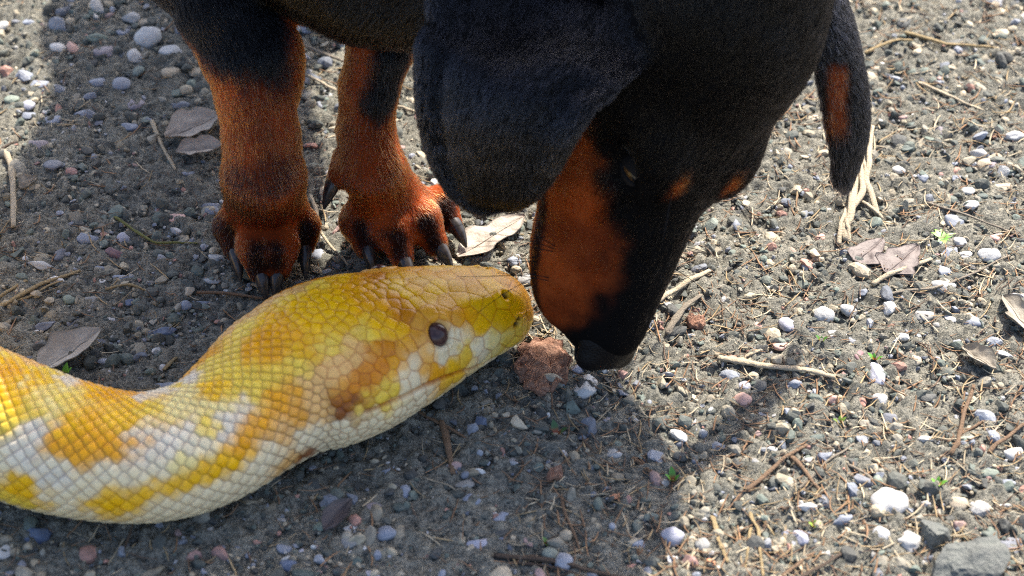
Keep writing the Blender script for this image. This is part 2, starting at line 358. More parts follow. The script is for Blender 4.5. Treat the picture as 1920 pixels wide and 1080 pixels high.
rowsL = [((1470, -20, -.006), (1560, -50, .020)), ((1505, 40, -.006), (1588, 40, .020)), ((1532, 110, -.006), (1602, 120, .018)), ((1545, 175, -.006), (1612, 195, .016)), ((1556, 235, -.006), (1612, 255, .013)), ((1566, 290, -.006), (1600, 308, .009)), ((1570, 342, -.005), (1586, 348, .003))]
EL = ear_points(rowsL, (.012, -.004, 0), 40, 85)
sc.sheet(ER.reshape(-1, 3), np.full(ER.size // 3, .0023), .006); sc.sheet(EL.reshape(-1, 3), np.full(EL.size // 3, .0026), .005)
DV, DF = sc.surface(3)
comp = kdtree.KDTree(1)
DN = normals(DV, DF)
EYES = {}
for s in (-1, 1):
    look = unit(hv(.42, s * .82, .40)); a0 = hp(1.75, s * 1.9, .5); t = (DV - a0) @ look; off_ = np.linalg.norm(DV - a0 - t[:, None] * look, axis=1); k = np.where((off_ < .005) & (t > 0))[0]; ts = np.median(t[k]) if len(k) else .01
    EYES[s] = (a0 + look * (ts - .0098 - .0004), look)
# nearest primitive decides hair flow and body region
names = ['head', 'neck', 'torso', 'chest', 'leg_right', 'leg_left', 'toe_right', 'toe_left', 'leg_hind', 'ear_right', 'ear_left']
dist = np.full((len(DV), len(names)), 1.0); flow = np.zeros((len(DV), 3)); wsum = np.zeros(len(DV))
for f, fl, part in sc.prims:
    dd = f(DV.astype(np.float32)); w = np.exp(-np.clip(dd, -.01, .2) / .003); flow += w[:, None] * unit(np.array(fl, float)); wsum += w
    k = names.index(part); dist[:, k] = np.minimum(dist[:, k], dd)
for part, E_ in (('ear_right', ER), ('ear_left', EL)):
    kd = kdtree.KDTree(E_.size // 3); Ef = E_.reshape(-1, 3)
    for i, p in enumerate(Ef): kd.insert(p, i)
    kd.balance(); g = np.gradient(E_, axis=0).reshape(-1, 3); c = np.where(np.all((DV > Ef.min(0) - .01) & (DV < Ef.max(0) + .01), 1))[0]
    for v in c:
        _, i, r_ = kd.find(DV[v]); dist[v, names.index(part)] = r_ - .0026
        if r_ < .005: flow[v] = g[i] / (np.linalg.norm(g[i]) + 1e-9) * 50
flow = unit(smooth_attr(unit(flow), DF, 6)); flow = unit(flow - DN * np.sum(flow * DN, 1)[:, None])
reg = np.argmin(dist, 1)
def isr(*n_): return np.isin(reg, [names.index(x) for x in n_])
# coat pattern: black with rust-tan points
HL = hloc(DV); nz = fbm(DV * 160, 3, 2); tanw = np.zeros(len(DV))
x, y, z = HL.T; ya = np.abs(y)
hd = isr('head')
zb = np.interp(x, [-6, -3.5, -1.2, .5, 2.2, 4.5, 6.5, 8, 9, 10], [-2.2, -1.4, -.9, -.85, -.6, .05, -.1, -.5, -1.4, -2.5])
tan_h = sstep(-.5, .5, zb - z + .30 * nz) * sstep(9.5, 8.6, x + .2 * nz) * sstep(-5.5, -4.0, x)
pip = sstep(1.3, .3, np.hypot((x - 2.05) / .52, (ya - 1.5) / .42) + .12 * nz) * (z > 0)
lips = sstep(.5, .2, np.abs(z + 2.95 - .05 * (x - 4)) + .1 * nz) * sstep(.2, 1.2, x) * .9
tanw = np.where(hd, np.maximum(tan_h * (1 - lips), pip), tanw)
s_ = DV[:, 2]; PX = proj(DV)
lr = isr('leg_right', 'toe_right'); ll = isr('leg_left', 'toe_left')
# right leg: black sleeve sloping across the forearm; left leg: black streak down the outer edge
def seg(P, a, b): a = np.array(a); b = np.array(b); t = np.clip((P - a) @ (b - a) / ((b - a) @ (b - a)), 0, 1); return np.linalg.norm(P - a - t[..., None] * (b - a), axis=-1)
ax_r = DV[:, 0] - (-.113)
sleeve = s_ - (.106 - .30 * np.clip(ax_r, -.03, .012)) + .004 * nz
inner = sstep(-.004, .004, ax_r - .0135 + .002 * nz)
tr = np.maximum(sstep(.006, -.006, sleeve), inner * sstep(.165, .15, s_))
tanw = np.where(lr, tr, tanw)
blackL = sstep(.016, .009, seg(DV, aty(757, 40, .040), aty(727, 190, .030)) + .002 * nz)
tanw = np.where(ll, sstep(.138, .124, s_) * (1 - blackL), tanw); tanw = np.where(isr('leg_hind'), sstep(.10, .08, s_), tanw)
tanw = np.where(isr('chest'), .0 * sstep(.004, -.004, np.abs(np.abs(DV[:, 0] + .085) - .03) - .012 + .003 * nz) * (DV[:, 1] < .06), tanw)
marks = np.zeros(len(DV))                   # dark toe marks
for kn, tip, r, cl, bd in TOES[:8]:
    q = seg(DV, kn + (tip - kn) * .4 + np.array([0, -.004, .006]), tip + np.array([0, -.004, .004])); marks = np.maximum(marks, sstep(.0066, .0034, q + .0020 * nz))
marks = np.maximum(marks, .85 * sstep(.011, .006, seg(DV, at(420, 425, .018), at(450, 470, .012)) + .002 * nz))
marks = np.maximum(marks, .55 * sstep(.016, .006, seg(DV, aty(455, 345, .0), aty(500, 330, .0)) + .004 * nz))
tanw = np.where(lr | ll, tanw * (1 - .93 * marks), tanw)
inl = isr('ear_left') & (PX[:, 0] < 1592) & (PX[:, 1] > 120) & (PX[:, 1] < 260)
tanw = np.where(inl, .75 * sstep(1592, 1580, PX[:, 0] + 6 * nz) * sstep(1545, 1562, PX[:, 0]) * sstep(105, 140, PX[:, 1]) * sstep(280, 225, PX[:, 1]), tanw)
tanw = smooth_attr(tanw[:, None], DF, 1)[:, 0]; ear_sheen = smooth_attr(isr('ear_right', 'ear_left').astype(float)[:, None], DF, 40)
BLK = np.array([.0024, .0021, .0023]); TAN = np.array([.26, .050, .009]); TAN2 = np.array([.12, .020, .004])
tv = sstep(-.8, .8, fbm(DV * 60, 3, 9))[:, None]; tcol = TAN * (1 - tv) + TAN2 * tv
DC = BLK * (1 - tanw[:, None]) + tcol * tanw[:, None]
m = M('coat_skin', .85, .08); at_ = m.attr(); a = m.tex(900, 3); m.base(at_.outputs[0]); m.bump(a.outputs[0], .0004, .6); m.b.inputs['Sheen Weight'].default_value = 0
dog = tag(empty('dog', (-.085, .02, 0)), 'black and tan short-haired puppy lowering its nose to the ground beside the yellow snake', 'dog')
OFF = np.array([-.085, .02, 0])
def dpart(name, V, Fq, mat, col=None, **k): return mesh_np(name, np.asarray(V) - OFF, Fq, mat, dog, col, **k)
dpart('body', DV, DF, m.m, DC)
# fur
tri = np.concatenate([DF[:, [0, 1, 2]], DF[:, [0, 2, 3]]]); A_, B_, C_ = DV[tri[:, 0]], DV[tri[:, 1]], DV[tri[:, 2]]
area = .5 * np.linalg.norm(np.cross(B_ - A_, C_ - A_), axis=1); ctr = (A_ + B_ + C_) / 3
pc = proj(ctr); vis = (pc[:, 1] > -160) & (pc[:, 0] > 150) & (pc[:, 0] < 1750) & (ctr[:, 1] < .16)
facing = np.sum(DN[tri[:, 0]] * unit(CC - ctr), 1)
wt = area * np.where(vis, np.where(facing > -.35, 1.0, .25), .04)
NH = 460000
pick = rng.choice(len(tri), NH, p=wt / wt.sum()); r1 = np.sqrt(rng.random(NH)); r2 = rng.random(NH)
bw = np.stack([1 - r1, r1 * (1 - r2), r1 * r2], 1); ti = tri[pick]
def ip(A): return np.einsum('nk,nkj->nj', bw, A[ti])
root = ip(DV); hn = unit(ip(DN)); hf = unit(ip(flow)); tw = ip(tanw[:, None])[:, 0]; hl = hloc(root)
rr = np.array([names.index('head')]); hreg = reg[ti[:, 0]]
Lh = np.full(NH, .0050); onh = hreg == names.index('head')
Lh[onh] = np.interp(hl[onh, 0], [-6, 0, 4, 8.5, 9.6], [.0050, .0042, .0032, .0020, .0010]); Lh[hreg >= 9] = .0042
Lh[np.isin(hreg, [6, 7])] = .0028; Lh *= rng.uniform(.6, 1.25, NH)
sq = root - hf * np.sum(root * hf, 1)[:, None] * .82; streak = (noise(sq * 950, 61) + .7 * noise(sq * 420, 62))[:, None]
cl = (noise(root * 300, 21) + .6 * noise(root * 90, 22))[:, None] * .32
side = np.cross(hn, hf); d0 = unit(hf + hn * (.20 + .16 * streak + .09 * rng.normal(0, 1, (NH, 1))) + side * (.11 * rng.normal(0, 1, (NH, 1)) + cl))
d1 = unit(d0 * .6 + hf * .55 + hn * .06)
P_ = np.zeros((NH, 4, 3), np.float32); P_[:, 0] = root - hn * .0003
for k in range(1, 4): P_[:, k] = P_[:, k - 1] + (d0 * (1 - (k - 1) / 2) + d1 * (k - 1) / 2) * (Lh / 3)[:, None]
de = np.minimum(*[np.linalg.norm(root - (EYES[q_][0] + EYES[q_][1] * .0098), axis=1) for q_ in (-1, 1)]); P_[:, 1:] = P_[:, :1] + (P_[:, 1:] - P_[:, :1]) * np.clip((de - .004) / .008, .25, 1)[:, None, None]
ok = (P_[:, 3, 2] > .0005) & (de > .0055); P_ = P_[ok]; tw = np.clip(tw[ok], 0, 1); n_ = len(P_)
tw = np.where((tw > .1) & (tw < .9), (rng.random(n_) < tw) * .85 + tw * .15, tw)
tv = rng.random((n_, 1)); ek = ip(ear_sheen)[ok]; hc_ = BLK * (1 + ek * np.array([1.6, 1.9, 2.6])) * rng.uniform(.4, 2.0, (n_, 1)) * np.exp(.9 * streak[ok]) * (1 - tw[:, None]) + (TAN * 1.05 * (1 - tv) + TAN2 * tv) * rng.uniform(.85, 1.15, (n_, 1)) * np.exp(.38 * streak[ok]) * tw[:, None]  # ear hairs paler and bluer: sky sheen put into their colour
fc = bpy.data.hair_curves.new('fur'); fc.add_curves([4] * n_)
fc.attributes['position'].data.foreach_set('vector', (P_ - OFF.astype(np.float32)).ravel().astype(np.float32))
ra = fc.attributes.get('radius') or fc.attributes.new('radius', 'FLOAT', 'POINT')
ra.data.foreach_set('value', np.tile(np.array([.000085, .00008, .00006, .000012], np.float32), n_))
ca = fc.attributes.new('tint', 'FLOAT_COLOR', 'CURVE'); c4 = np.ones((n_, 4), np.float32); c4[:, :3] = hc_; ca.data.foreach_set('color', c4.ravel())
m = M('fur_hair'); m.t.nodes.remove(m.b); hb = m.n('BsdfHairPrincipled'); hb.model = 'CHIANG'; hb.parametrization = 'COLOR'
m.l(m.attr().outputs[0], hb.inputs['Color']); hb.inputs['IOR'].default_value = 1.4; hb.inputs['Roughness'].default_value = .25; hb.inputs['Radial Roughness'].default_value = .5
m.l(hb.outputs[0], m.t.nodes['Material Output'].inputs[0]); fc.materials.append(m.m)
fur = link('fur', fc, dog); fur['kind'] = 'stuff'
# nose leather
ns = Sculpt(hp(9.6, 0, -.9) - .026, hp(9.6, 0, -.9) + .026, .0007)
def ne(c, r, k, mode='add'): ns.ell(hp(c[0] - .12, c[1], c[2]), np.array(r) * HS, k, HR, bk, mode)
ne((9.35, 0, -.75), (1.2, 1.5, 1.0), .003); ne((10.0, 0, -1.0), (.75, 1.05, .85), .004)
for s in (-1, 1):
    ne((10.1, s * .8, -.75), (.6, .6, .6), .003); ne((10.55, s * .75, -.85), (.5, .32, .30), .0012, 'cut'); ne((10.05, s * 1.4, -1.05), (.6, .32, .12), .001, 'cut')
ne((10.85, 0, -1.3), (.6, .07, .8), .0012, 'cut')
NV, NF = ns.surface(1)
m = M('nose_leather', .42, .14); v = m.n('TexVoronoi'); v.inputs['Scale'].default_value = 1100; m.l(m.n('TexCoord').outputs['Object'], v.inputs['Vector']); m.base((.005, .0045, .005)); m.bump(v.outputs[0], .0005, .5)
dpart('nose', NV, NF, m.m)
# eyes with lids
def sphere_cap(c, r, rot, th0, th1, nu=28, nv=20):
    u = np.linspace(0, 2 * np.pi, nu, endpoint=False); v = np.linspace(th0, th1, nv); U_, V_ = np.meshgrid(u, v)
    P = np.stack([np.sin(V_) * np.cos(U_), np.sin(V_) * np.sin(U_), np.cos(V_)], -1).reshape(-1, 3) * r; idx = np.arange(nu * nv).reshape(nv, nu); n2 = np.roll(idx, -1, 1)
    return P @ np.array(rot).T + c, np.stack([idx[:-1], n2[:-1], n2[1:], idx[1:]], -1).reshape(-1, 4)
m = M('dog_eye', .06, .6); tc = m.n('TexCoord'); sx = m.n('SeparateXYZ'); m.l(tc.outputs['Generated'], sx.inputs[0])
at_ = m.attr(); m.base(at_.outputs[0]); m.b.inputs['Coat Weight'].default_value = 1; MAT_EYE = m.m
m = M('eyelid_skin', .8, .15); a = m.tex(1500, 3); m.base((.014, .012, .0115)); m.bump(a.outputs[0], .0004, .5); MAT_LID = m.m
for s in (-1, 1):
    c, look = EYES[s]; slit = HR.T @ (CR * .82 - CU * .57); slit = HR @ (slit * np.array([1, -s, 1])); sd = unit(slit - look * (slit @ look)); up = np.cross(look, sd)
    if up @ hv(-.3, 0, 1) < 0: up = -up; sd = -sd
    V, Fq = sphere_cap(c, .0098, np.stack([sd, up, look], 1), .001, np.pi - .001, 36, 30)
    cosv = (V - c) @ unit(look + up * .12 + hv(-.15, 0, 0)) / .0098; ecol = np.where(cosv[:, None] > .93, (.004, .004, .004), np.where(cosv[:, None] > .70, (.13, .06, .018), (.14, .11, .095)))
    dpart('eye', V, Fq, MAT_EYE, ecol)
    for upper in (True, False):             # a lid is a shell round the eyeball ending at the slit
        tt = np.linspace(-1.25, 1.25, 26); LV = []
        for t in tt:
            edge = (.20 if upper else -.17) * max(math.cos(t * math.pi / 2.5), 0) ** .9 + .0
            el = np.linspace(edge, 1.35 if upper else -1.25, 10)
            for j, e_ in enumerate(el):
                rr_ = .0098 * (1.09 if j > 0 else 1.14); LV.append(c + rr_ * (look * math.cos(t) * math.cos(e_) + sd * math.sin(t) * (math.cos(e_)) + up * math.sin(e_)))
            e_ = edge; LV.append(c + .0098 * 1.0 * (look * math.cos(t) * math.cos(e_) + sd * math.sin(t) * math.cos(e_) + up * math.sin(e_)))
        nj = 11; idx = np.arange(len(LV)).reshape(26, nj); idx = idx[:, [10] + list(range(10))]
        dpart('eyelid', np.array(LV), np.stack([idx[:-1, :-1], idx[1:, :-1], idx[1:, 1:], idx[:-1, 1:]], -1).reshape(-1, 4), MAT_LID)
# tubes
def tube_np(P, rad, n=6, flat=1.0):
    P = np.asarray(P, float); T = unit(np.gradient(P, axis=0)); up = np.array([.13, .31, .94]); a = unit(np.cross(T, up)); b = np.cross(T, a); rad = np.broadcast_to(rad, len(P))
    th = np.arange(n) * 2 * np.pi / n
    V = P[:, None] + rad[:, None, None] * (np.cos(th)[None, :, None] * a[:, None] + flat * np.sin(th)[None, :, None] * b[:, None])
    V = V.reshape(-1, 3); idx = np.arange(len(P) * n).reshape(len(P), n); n2 = np.roll(idx, -1, 1)
    Fq = np.stack([idx[:-1], idx[1:], n2[1:], n2[:-1]], -1).reshape(-1, 4)
    V = np.vstack([V, P[0], P[-1]]); k = len(V); capA = np.stack([np.full(n, k - 2), idx[0], n2[0], n2[0]], -1); capB = np.stack([np.full(n, k - 1), n2[-1], idx[-1], idx[-1]], -1)
    return V, Fq, (idx[0], n2[0], idx[-1], n2[-1])
def tube(name, P, rad, mat, parent=None, n=6, flat=1.0, col=None, off=None):
    V, Fq, _ = tube_np(P, rad, n, flat); V = V[:-2] if True else V
    if off is not None: V = V - off
    o = mesh_np(name, V, Fq, mat, parent, None if col is None else np.tile(col, (len(V), 1))); me = o.data
    return o
m = M('claw_horn', .3, .5); a = m.tex(300, 3); m.base(m.mix(m.rng(a.outputs[0], .4, .7, 0, 1), (.020, .018, .018), (.06, .052, .05))); MAT_CLAW = m.m
for kn, tip, r, cl, bend in TOES:
    d = unit(tip - kn); d = unit(d * np.array([1, 1, .55])); p = tip + d * r * .25 + np.array([0, 0, .0015]); P = []
    for t in np.linspace(0, 1, 9): P.append(p + d * cl * t + np.array([0, 0, -1]) * bend * cl * t * t)
    P = np.array(P); low = min(P[:, 2]); P[:, 2] += max(0, .001 - low) * np.linspace(0, 1, 9)
    tube('claw', P, .0033 * (1 - np.linspace(0, 1, 9) ** 2.2) + .0005, MAT_CLAW, dog, 10, off=OFF)
m = M('whisker_hair', .7, .1); m.base((.01, .009, .009)); MAT_WH = m.m
def whisker(p, d, L, sag):
    t = np.linspace(0, 1, 10)[:, None]; return tube('whisker', p + d * L * t + np.array([0, 0, -1]) * sag * L * t * t, .00022 * (1 - .5 * t[:, 0]), MAT_WH, dog, 4, off=OFF)
wr = np.random.default_rng(5)
for s in (-1, 1):
    for k in range(11):
        x0 = wr.uniform(5.0, 7.8); z0 = wr.uniform(-3.0, -1.4); p = DV[np.argmin(np.sum((DV - hp(x0, s * 4.2, z0)) ** 2, 1))]
        whisker(p, unit(hv(wr.uniform(-.5, .35), s * wr.uniform(.7, 1.1), wr.uniform(-.55, .1))), wr.uniform(.028, .050), wr.uniform(-.1, .2))
    for k in range(3): whisker(hp(2.0 + .15 * k, s * 1.5, 1.85), unit(hv(.5 + .2 * wr.normal(), s * .7, .6)), wr.uniform(.014, .026), .35)
# ------------------------------------------------------------------ snake
#   centre pixel, half width, half height of the cross-section (m), height of its underside
ST = [(-820, 470, .036, .034, 0), (-520, 560, .0375, .036, 0), (-260, 690, .0355, .034, 0), (-110, 760, .0330, .032, 0), (20, 805, .0300, .0295, 0), (130, 840, .0284, .028, 0), (245, 858, .0270, .0268, 0), (330, 848, .0272, .0268, 0), (400, 820, .0280, .0268, 0), (470, 768, .0315, .0275, 0),
      (530, 722, .0365, .029, 0), (595, 688, .0405, .0305, 0), (670, 655, .0395, .0300, .0), (755, 628, .0335, .0270, .0), (835, 604, .0265, .0235, .001), (905, 586, .0205, .0195, .003), (950, 577, .0170, .0165, .0045), (992, 569, .0150, .0145, .0055)]
ctr = np.array([at(a, b, d + e) for a, b, c, d, e in ST]); prm = np.array([[c, d] for a, b, c, d, e in ST])
def crv(A, t):
    i = np.clip(np.floor(t).astype(int), 0, len(A) - 2); f = (t - i)[:, None]; e = np.vstack([2 * A[0] - A[1], A, 2 * A[-1] - A[-2]]); p0, p1, p2, p3 = (e[i + k] for k in range(4))
    return .5 * (2 * p1 + (p2 - p0) * f + (2 * p0 - 5 * p1 + 4 * p2 - p3) * f ** 2 + (3 * p1 - p0 - 3 * p2 + p3) * f ** 3)
tt = np.linspace(0, len(ST) - 1, 4000); Cd = crv(ctr, tt); Wd = crv(prm, tt); ss = np.concatenate([[0], np.cumsum(np.linalg.norm(np.diff(Cd, axis=0), axis=1))]); SL = ss[-1]
s_on = ss[np.argmin(np.abs(tt - 3.2))]
sv = np.concatenate([np.arange(0, s_on, .0014), np.arange(s_on, SL - .014, .00046)]); tip = np.linspace(0, 1, 46); sv = np.concatenate([sv, SL - .014 + .014 * np.sin(tip * np.pi / 2)])
NS = len(sv); NP = 350
Cs = np.stack([np.interp(sv, ss, Cd[:, k]) for k in range(3)], 1); Ws = np.stack([np.interp(sv, ss, Wd[:, k]) for k in range(2)], 1)
q = np.clip((sv - (SL - .014)) / .014, 0, 1); cap = np.sqrt(np.maximum(1 - q ** 2.4, 0)) ; cap[-1] = .004
T = np.stack([np.interp(sv, ss, np.gradient(Cd[:, k], ss)) for k in range(3)], 1); T[:, 2] *= .5; T = unit(T); NL = unit(np.cross(T, [0, 0, 1])); UP = np.cross(NL, T)
ph = np.linspace(0, 2 * np.pi, NP, endpoint=False)
ph = ph - .30 * np.sin(ph - .8) * .5          # finer towards the upper flank
hd_ = sstep(SL - .125, SL - .085, sv)         # 0 body .. 1 head
ex = 1 - .10 * hd_[:, None]
sx = np.sign(np.sin(ph)) * np.abs(np.sin(ph))[None] ** ex; cz = np.sign(np.cos(ph)) * np.abs(np.cos(ph))[None] ** (1 - .12 * hd_[:, None] * (np.cos(ph) > 0)[None])
# a head is wider low down at the jaw and flatter on top
wmul = 1 + hd_[:, None] * (-.16 * np.maximum(np.cos(ph), 0)[None] ** 1.2 + .02)
SVt = Cs[:, None] + NL[:, None] * (Ws[:, :1] * cap[:, None] * sx * wmul)[..., None] + UP[:, None] * (Ws[:, 1:] * cap[:, None] * cz)[..., None]
SV = SVt.reshape(-1, 3); idx = np.arange(NS * NP).reshape(NS, NP); n2 = np.roll(idx, -1, 1)
SF = np.stack([idx[:-1], n2[:-1], n2[1:], idx[1:]], -1).reshape(-1, 4)
SN = normals(SV, SF)
if np.sum(SN[idx[NS // 2]] * (SVt[NS // 2] - Cs[NS // 2])) < 0: SF = SF[:, ::-1]; SN = -SN
Sg = np.repeat(sv, NP); Pg = np.tile(np.where(ph > np.pi, ph - 2 * np.pi, ph), NS); Tg = np.repeat(T, NP, 0)
SPX = proj(SV); front = np.where(SN @ CF < .05)[0]
def surf(px, py):
    d = np.hypot(SPX[front, 0] - px, SPX[front, 1] - py); return front[np.argmin(d)]
SEL = dict(Y=(.90, .49, .002), YO=(.84, .365, .002), O=(.62, .21, .004), P=(.78, .45, .15), W=(.84, .715, .455), G=(.76, .67, .50), B=(.22, .055, .008), L=(.84, .58, .06), PO=(.76, .34, .03), K=(.82, .67, .26))
CP = [(800, 522, 'Y'), (855, 528, 'Y'), (915, 516, 'Y'), (755, 545, 'Y'), (830, 575, 'YO'), (955, 560, 'Y'), (780, 530, 'YO'), (900, 525, 'YO'), (960, 530, 'YO'), (850, 545, 'YO'), (700, 535, 'YO'), (620, 555, 'Y'), (560, 570, 'Y'), (500, 600, 'Y'), (740, 565, 'O'), (785, 605, 'PO'), (720, 585, 'YO'), (760, 590, 'O'), (670, 570, 'YO'), (640, 600, 'Y'), (850, 588, 'PO'), (885, 570, 'Y'), (925, 530, 'Y'), (870, 530, 'YO'), (840, 560, 'YO'), (810, 545, 'Y'), (945, 600, 'Y'), (910, 580, 'Y'), (975, 590, 'YO'), (870, 600, 'YO'), (900, 605, 'Y'), (930, 640, 'K'), (900, 655, 'W'), (960, 640, 'L'), (865, 662, 'L'), (815, 692, 'YO'), (853, 688, 'Y'), (770, 715, 'W'), (838, 660, 'W'), (860, 640, 'W'), (740, 732, 'L'), (700, 752, 'L'), (780, 745, 'W'), (720, 610, 'Y'), (690, 625, 'L'), (665, 650, 'P'), (630, 690, 'P'), (725, 665, 'O'), (745, 690, 'YO'), (690, 705, 'O'), (700, 680, 'O'), (652, 752, 'B'), (645, 765, 'B'), (670, 730, 'O'), (630, 735, 'PO'), (620, 715, 'P'), (590, 720, 'P'), (620, 640, 'L'), (590, 620, 'Y'), (560, 640, 'YO'), (525, 640, 'YO'), (560, 685, 'L'), (600, 765, 'P'), (640, 805, 'W'), (700, 790, 'W'), (580, 820, 'W'), (660, 825, 'W'), (760, 765, 'W'), (560, 862, 'B'), (540, 870, 'P'), (590, 850, 'W'),
      (500, 690, 'L'), (460, 655, 'YO'), (490, 640, 'YO'), (420, 690, 'L'), (385, 725, 'Y'), (520, 750, 'YO'), (490, 790, 'YO'), (455, 835, 'YO'), (420, 870, 'Y'), (530, 810, 'P'), (545, 780, 'PO'), (505, 850, 'W'), (470, 890, 'W'), (450, 925, 'W'), (430, 800, 'G'), (450, 770, 'G'), (480, 730, 'L'),
      (350, 755, 'K'), (300, 742, 'Y'), (240, 748, 'Y'), (180, 733, 'Y'), (330, 780, 'K'), (280, 775, 'L'), (250, 785, 'Y'), (400, 755, 'K'), (440, 730, 'L'), (390, 795, 'L'), (350, 805, 'G'), (310, 800, 'G'), (260, 812, 'G'), (370, 835, 'W'), (320, 840, 'G'), (205, 825, 'YO'), (160, 805, 'YO'), (110, 830, 'YO'), (150, 850, 'YO'), (215, 845, 'YO'), (240, 830, 'YO'), (265, 855, 'G'), (110, 870, 'W'), (60, 805, 'G'), (55, 765, 'L'), (100, 755, 'L'), (30, 745, 'Y'), (30, 715, 'K'), (80, 708, 'Y'), (10, 690, 'Y'), (110, 730, 'K'), (20, 790, 'L'), (45, 850, 'G'), (100, 895, 'G'), (200, 885, 'W'), (300, 880, 'W'), (350, 870, 'K'), (150, 925, 'W'), (110, 945, 'W'), (250, 930, 'Y'), (205, 945, 'Y'), (300, 912, 'Y'), (350, 900, 'Y'), (395, 885, 'Y'), (250, 905, 'W'), (300, 952, 'W'), (350, 940, 'W'), (400, 925, 'W'), (30, 905, 'Y'), (50, 925, 'Y'), (20, 935, 'L'), (5, 870, 'W')]
cpi = [surf(a, b) for a, b, c in CP]; cs = Sg[cpi]; cp_ = np.abs(Pg[cpi]); cc_ = np.array([SEL[c] for a, b, c in CP])
s_lo = np.percentile(cs, 1)
def skin(s_, p_, X, warp):
    s_ = np.where(s_ < s_lo, s_lo + np.abs((s_lo - s_) % .28 - .14), s_)
    s_ = s_ + warp * .0045 * noise(X * 260, 31); p_ = np.abs(p_) + warp * .12 * noise(X * 260 + 9, 32); out = np.zeros((len(s_), 3))
    for a in range(0, len(s_), 40000):
        w = 1 / (((s_[a:a + 40000, None] - cs) ** 2 + ((p_[a:a + 40000, None] - cp_) * .031) ** 2) + 1.6e-5) ** 2.7; out[a:a + 40000] = (w @ cc_) / w.sum(1)[:, None]
    belly = sstep(1.95, 2.25, np.abs(p_))[:, None]; return out * (1 - belly) + np.array(SEL['W']) * belly
# scale centres: a diamond lattice on the body, hand-placed plates and blue noise on the head
s_h = SL - .128
rows = [0.0]
while rows[-1] < np.pi - .05: rows.append(rows[-1] + (np.interp(rows[-1], [0, .8, 1.6, 2.2, 3.2], [.0026, .0031, .0039, .0045, .006])) / .0285)
rows = np.array(rows); seeds = []
sp = [0.0]
while sp[-1] < s_h: sp.append(sp[-1] + .0058 * (np.interp(sp[-1], ss, Wd[:, 0]) / .030) ** .8)
sp = np.array(sp)
def on_body(s_, p_):
    C = np.stack([np.interp(s_, ss, Cd[:, k]) for k in range(3)], -1); t = np.stack([np.interp(s_, sv, T[:, k]) for k in range(3)], -1); n = np.stack([np.interp(s_, sv, NL[:, k]) for k in range(3)], -1); u = np.cross(n, t)
    w = np.interp(s_, ss, Wd[:, 0]); h = np.interp(s_, ss, Wd[:, 1]); return C + n * (w * np.sin(p_))[:, None] + u * (h * np.cos(p_))[:, None]
bs, bp = [], []
for j, r0 in enumerate(rows):
    for sgn in ((1,) if j == 0 else (1, -1)):
        x = (sp[:-1] + sp[1:]) / 2 if j % 2 else sp; jit = np.random.default_rng(j).normal(0, .00025, len(x)); bs.append(x + jit); bp.append(np.full(len(x), sgn * r0) + jit * 20)
bs = np.concatenate(bs); bp = np.concatenate(bp); seedsB = on_body(bs, bp)
PL4 = [(1240, 222), (1325, 235), (1245, 320), (1165, 265), (1085, 305), (1010, 320), (1103, 240), (1060, 378), (1133, 345), (1345, 375), (1275, 420), (1190, 430), (1120, 470), (1065, 520), (1000, 560), (905, 595), (800, 625), (700, 665), (635, 715), (570, 745), (1000, 445), (1000, 395), (930, 492), (862, 492), (806, 540), (745, 585), (875, 300), (880, 215), (800, 170), (695, 195), (1040, 225), (1110, 170), (1190, 150), (1255, 110), (1330, 160), (1010, 150), (930, 140),
       (815, 410), (740, 380), (665, 395), (600, 340), (595, 405), (520, 392), (606, 462), (545, 472), (480, 430), (737, 482), (670, 467), (566, 508), (515, 530), (550, 562), (455, 480), (700, 290), (760, 300), (640, 250), (560, 250), (620, 310), (690, 540), (640, 560), (960, 645), (890, 668), (825, 700), (765, 722), (1030, 610), (1095, 580), (1160, 545)]
hseed = [SV[surf(480 + a / 2.7, 480 + b / 2.7)] for a, b in PL4]; hs_i = [surf(480 + a / 2.7, 480 + b / 2.7) for a, b in PL4]
mirror = []                                   # the far side of the head carries the same plates
for i in hs_i:
    r_, c_ = divmod(i, NP)
    if abs(Pg[i]) > .18: c2 = np.argmin(np.abs(((ph + ph[c_]) + np.pi) % (2 * np.pi) - np.pi)); mirror.append(SV[r_ * NP + c2])
hseed = np.array(hseed + mirror)
cand = np.where((Sg > s_h - .002) & (np.arange(len(Sg)) % 3 == 0))[0]; rng2 = np.random.default_rng(3); cand = rng2.permutation(cand)[:26000]
big = np.interp(Sg[cand], [s_h, SL - .085, SL - .06, SL - .03, SL], [.0038, .0038, .0050, .0090, .0090]); big = np.where(np.abs(Pg[cand]) > 1.7, np.minimum(big, .0055), big)
big = np.where((np.abs(Pg[cand]) < .6) & (Sg[cand] < SL - .055), np.minimum(big, .0042), big)
HSD = np.zeros((4000, 3)); HSD[:len(hseed)] = hseed; nh = len(hseed); HR_ = np.full(4000, .0035); nb = seedsB[bs > s_h - .01]
for i, g in zip(cand, big):
    p = SV[i]; d2 = np.sum((HSD[:nh] - p) ** 2, 1)
    if d2[:len(hseed)].min() < (max(g, np.interp(Sg[i], [SL - .085, SL - .06], [.0050, .0068]))) ** 2 * .9: continue
    if d2.min() < g * g: continue
    if np.sum((nb - p) ** 2, 1).min() < .0034 ** 2: continue
    HSD[nh] = p; nh += 1
    if nh >= 4000: break
SEED = np.vstack([seedsB, HSD[:nh]]); isH = np.arange(len(SEED)) >= len(seedsB)
kd = kdtree.KDTree(len(SEED))
for i, p in enumerate(SEED): kd.insert(p, i)
kd.balance(); n_ = len(SV); I1 = np.zeros(n_, int); D1 = np.zeros(n_); D2 = np.zeros(n_); J2 = np.zeros(n_, int)
for i in range(n_):
    (_, a, d), (_, b, e) = kd.find_n(SV[i], 2); I1[i] = a; D1[i] = d; D2[i] = e; J2[i] = b
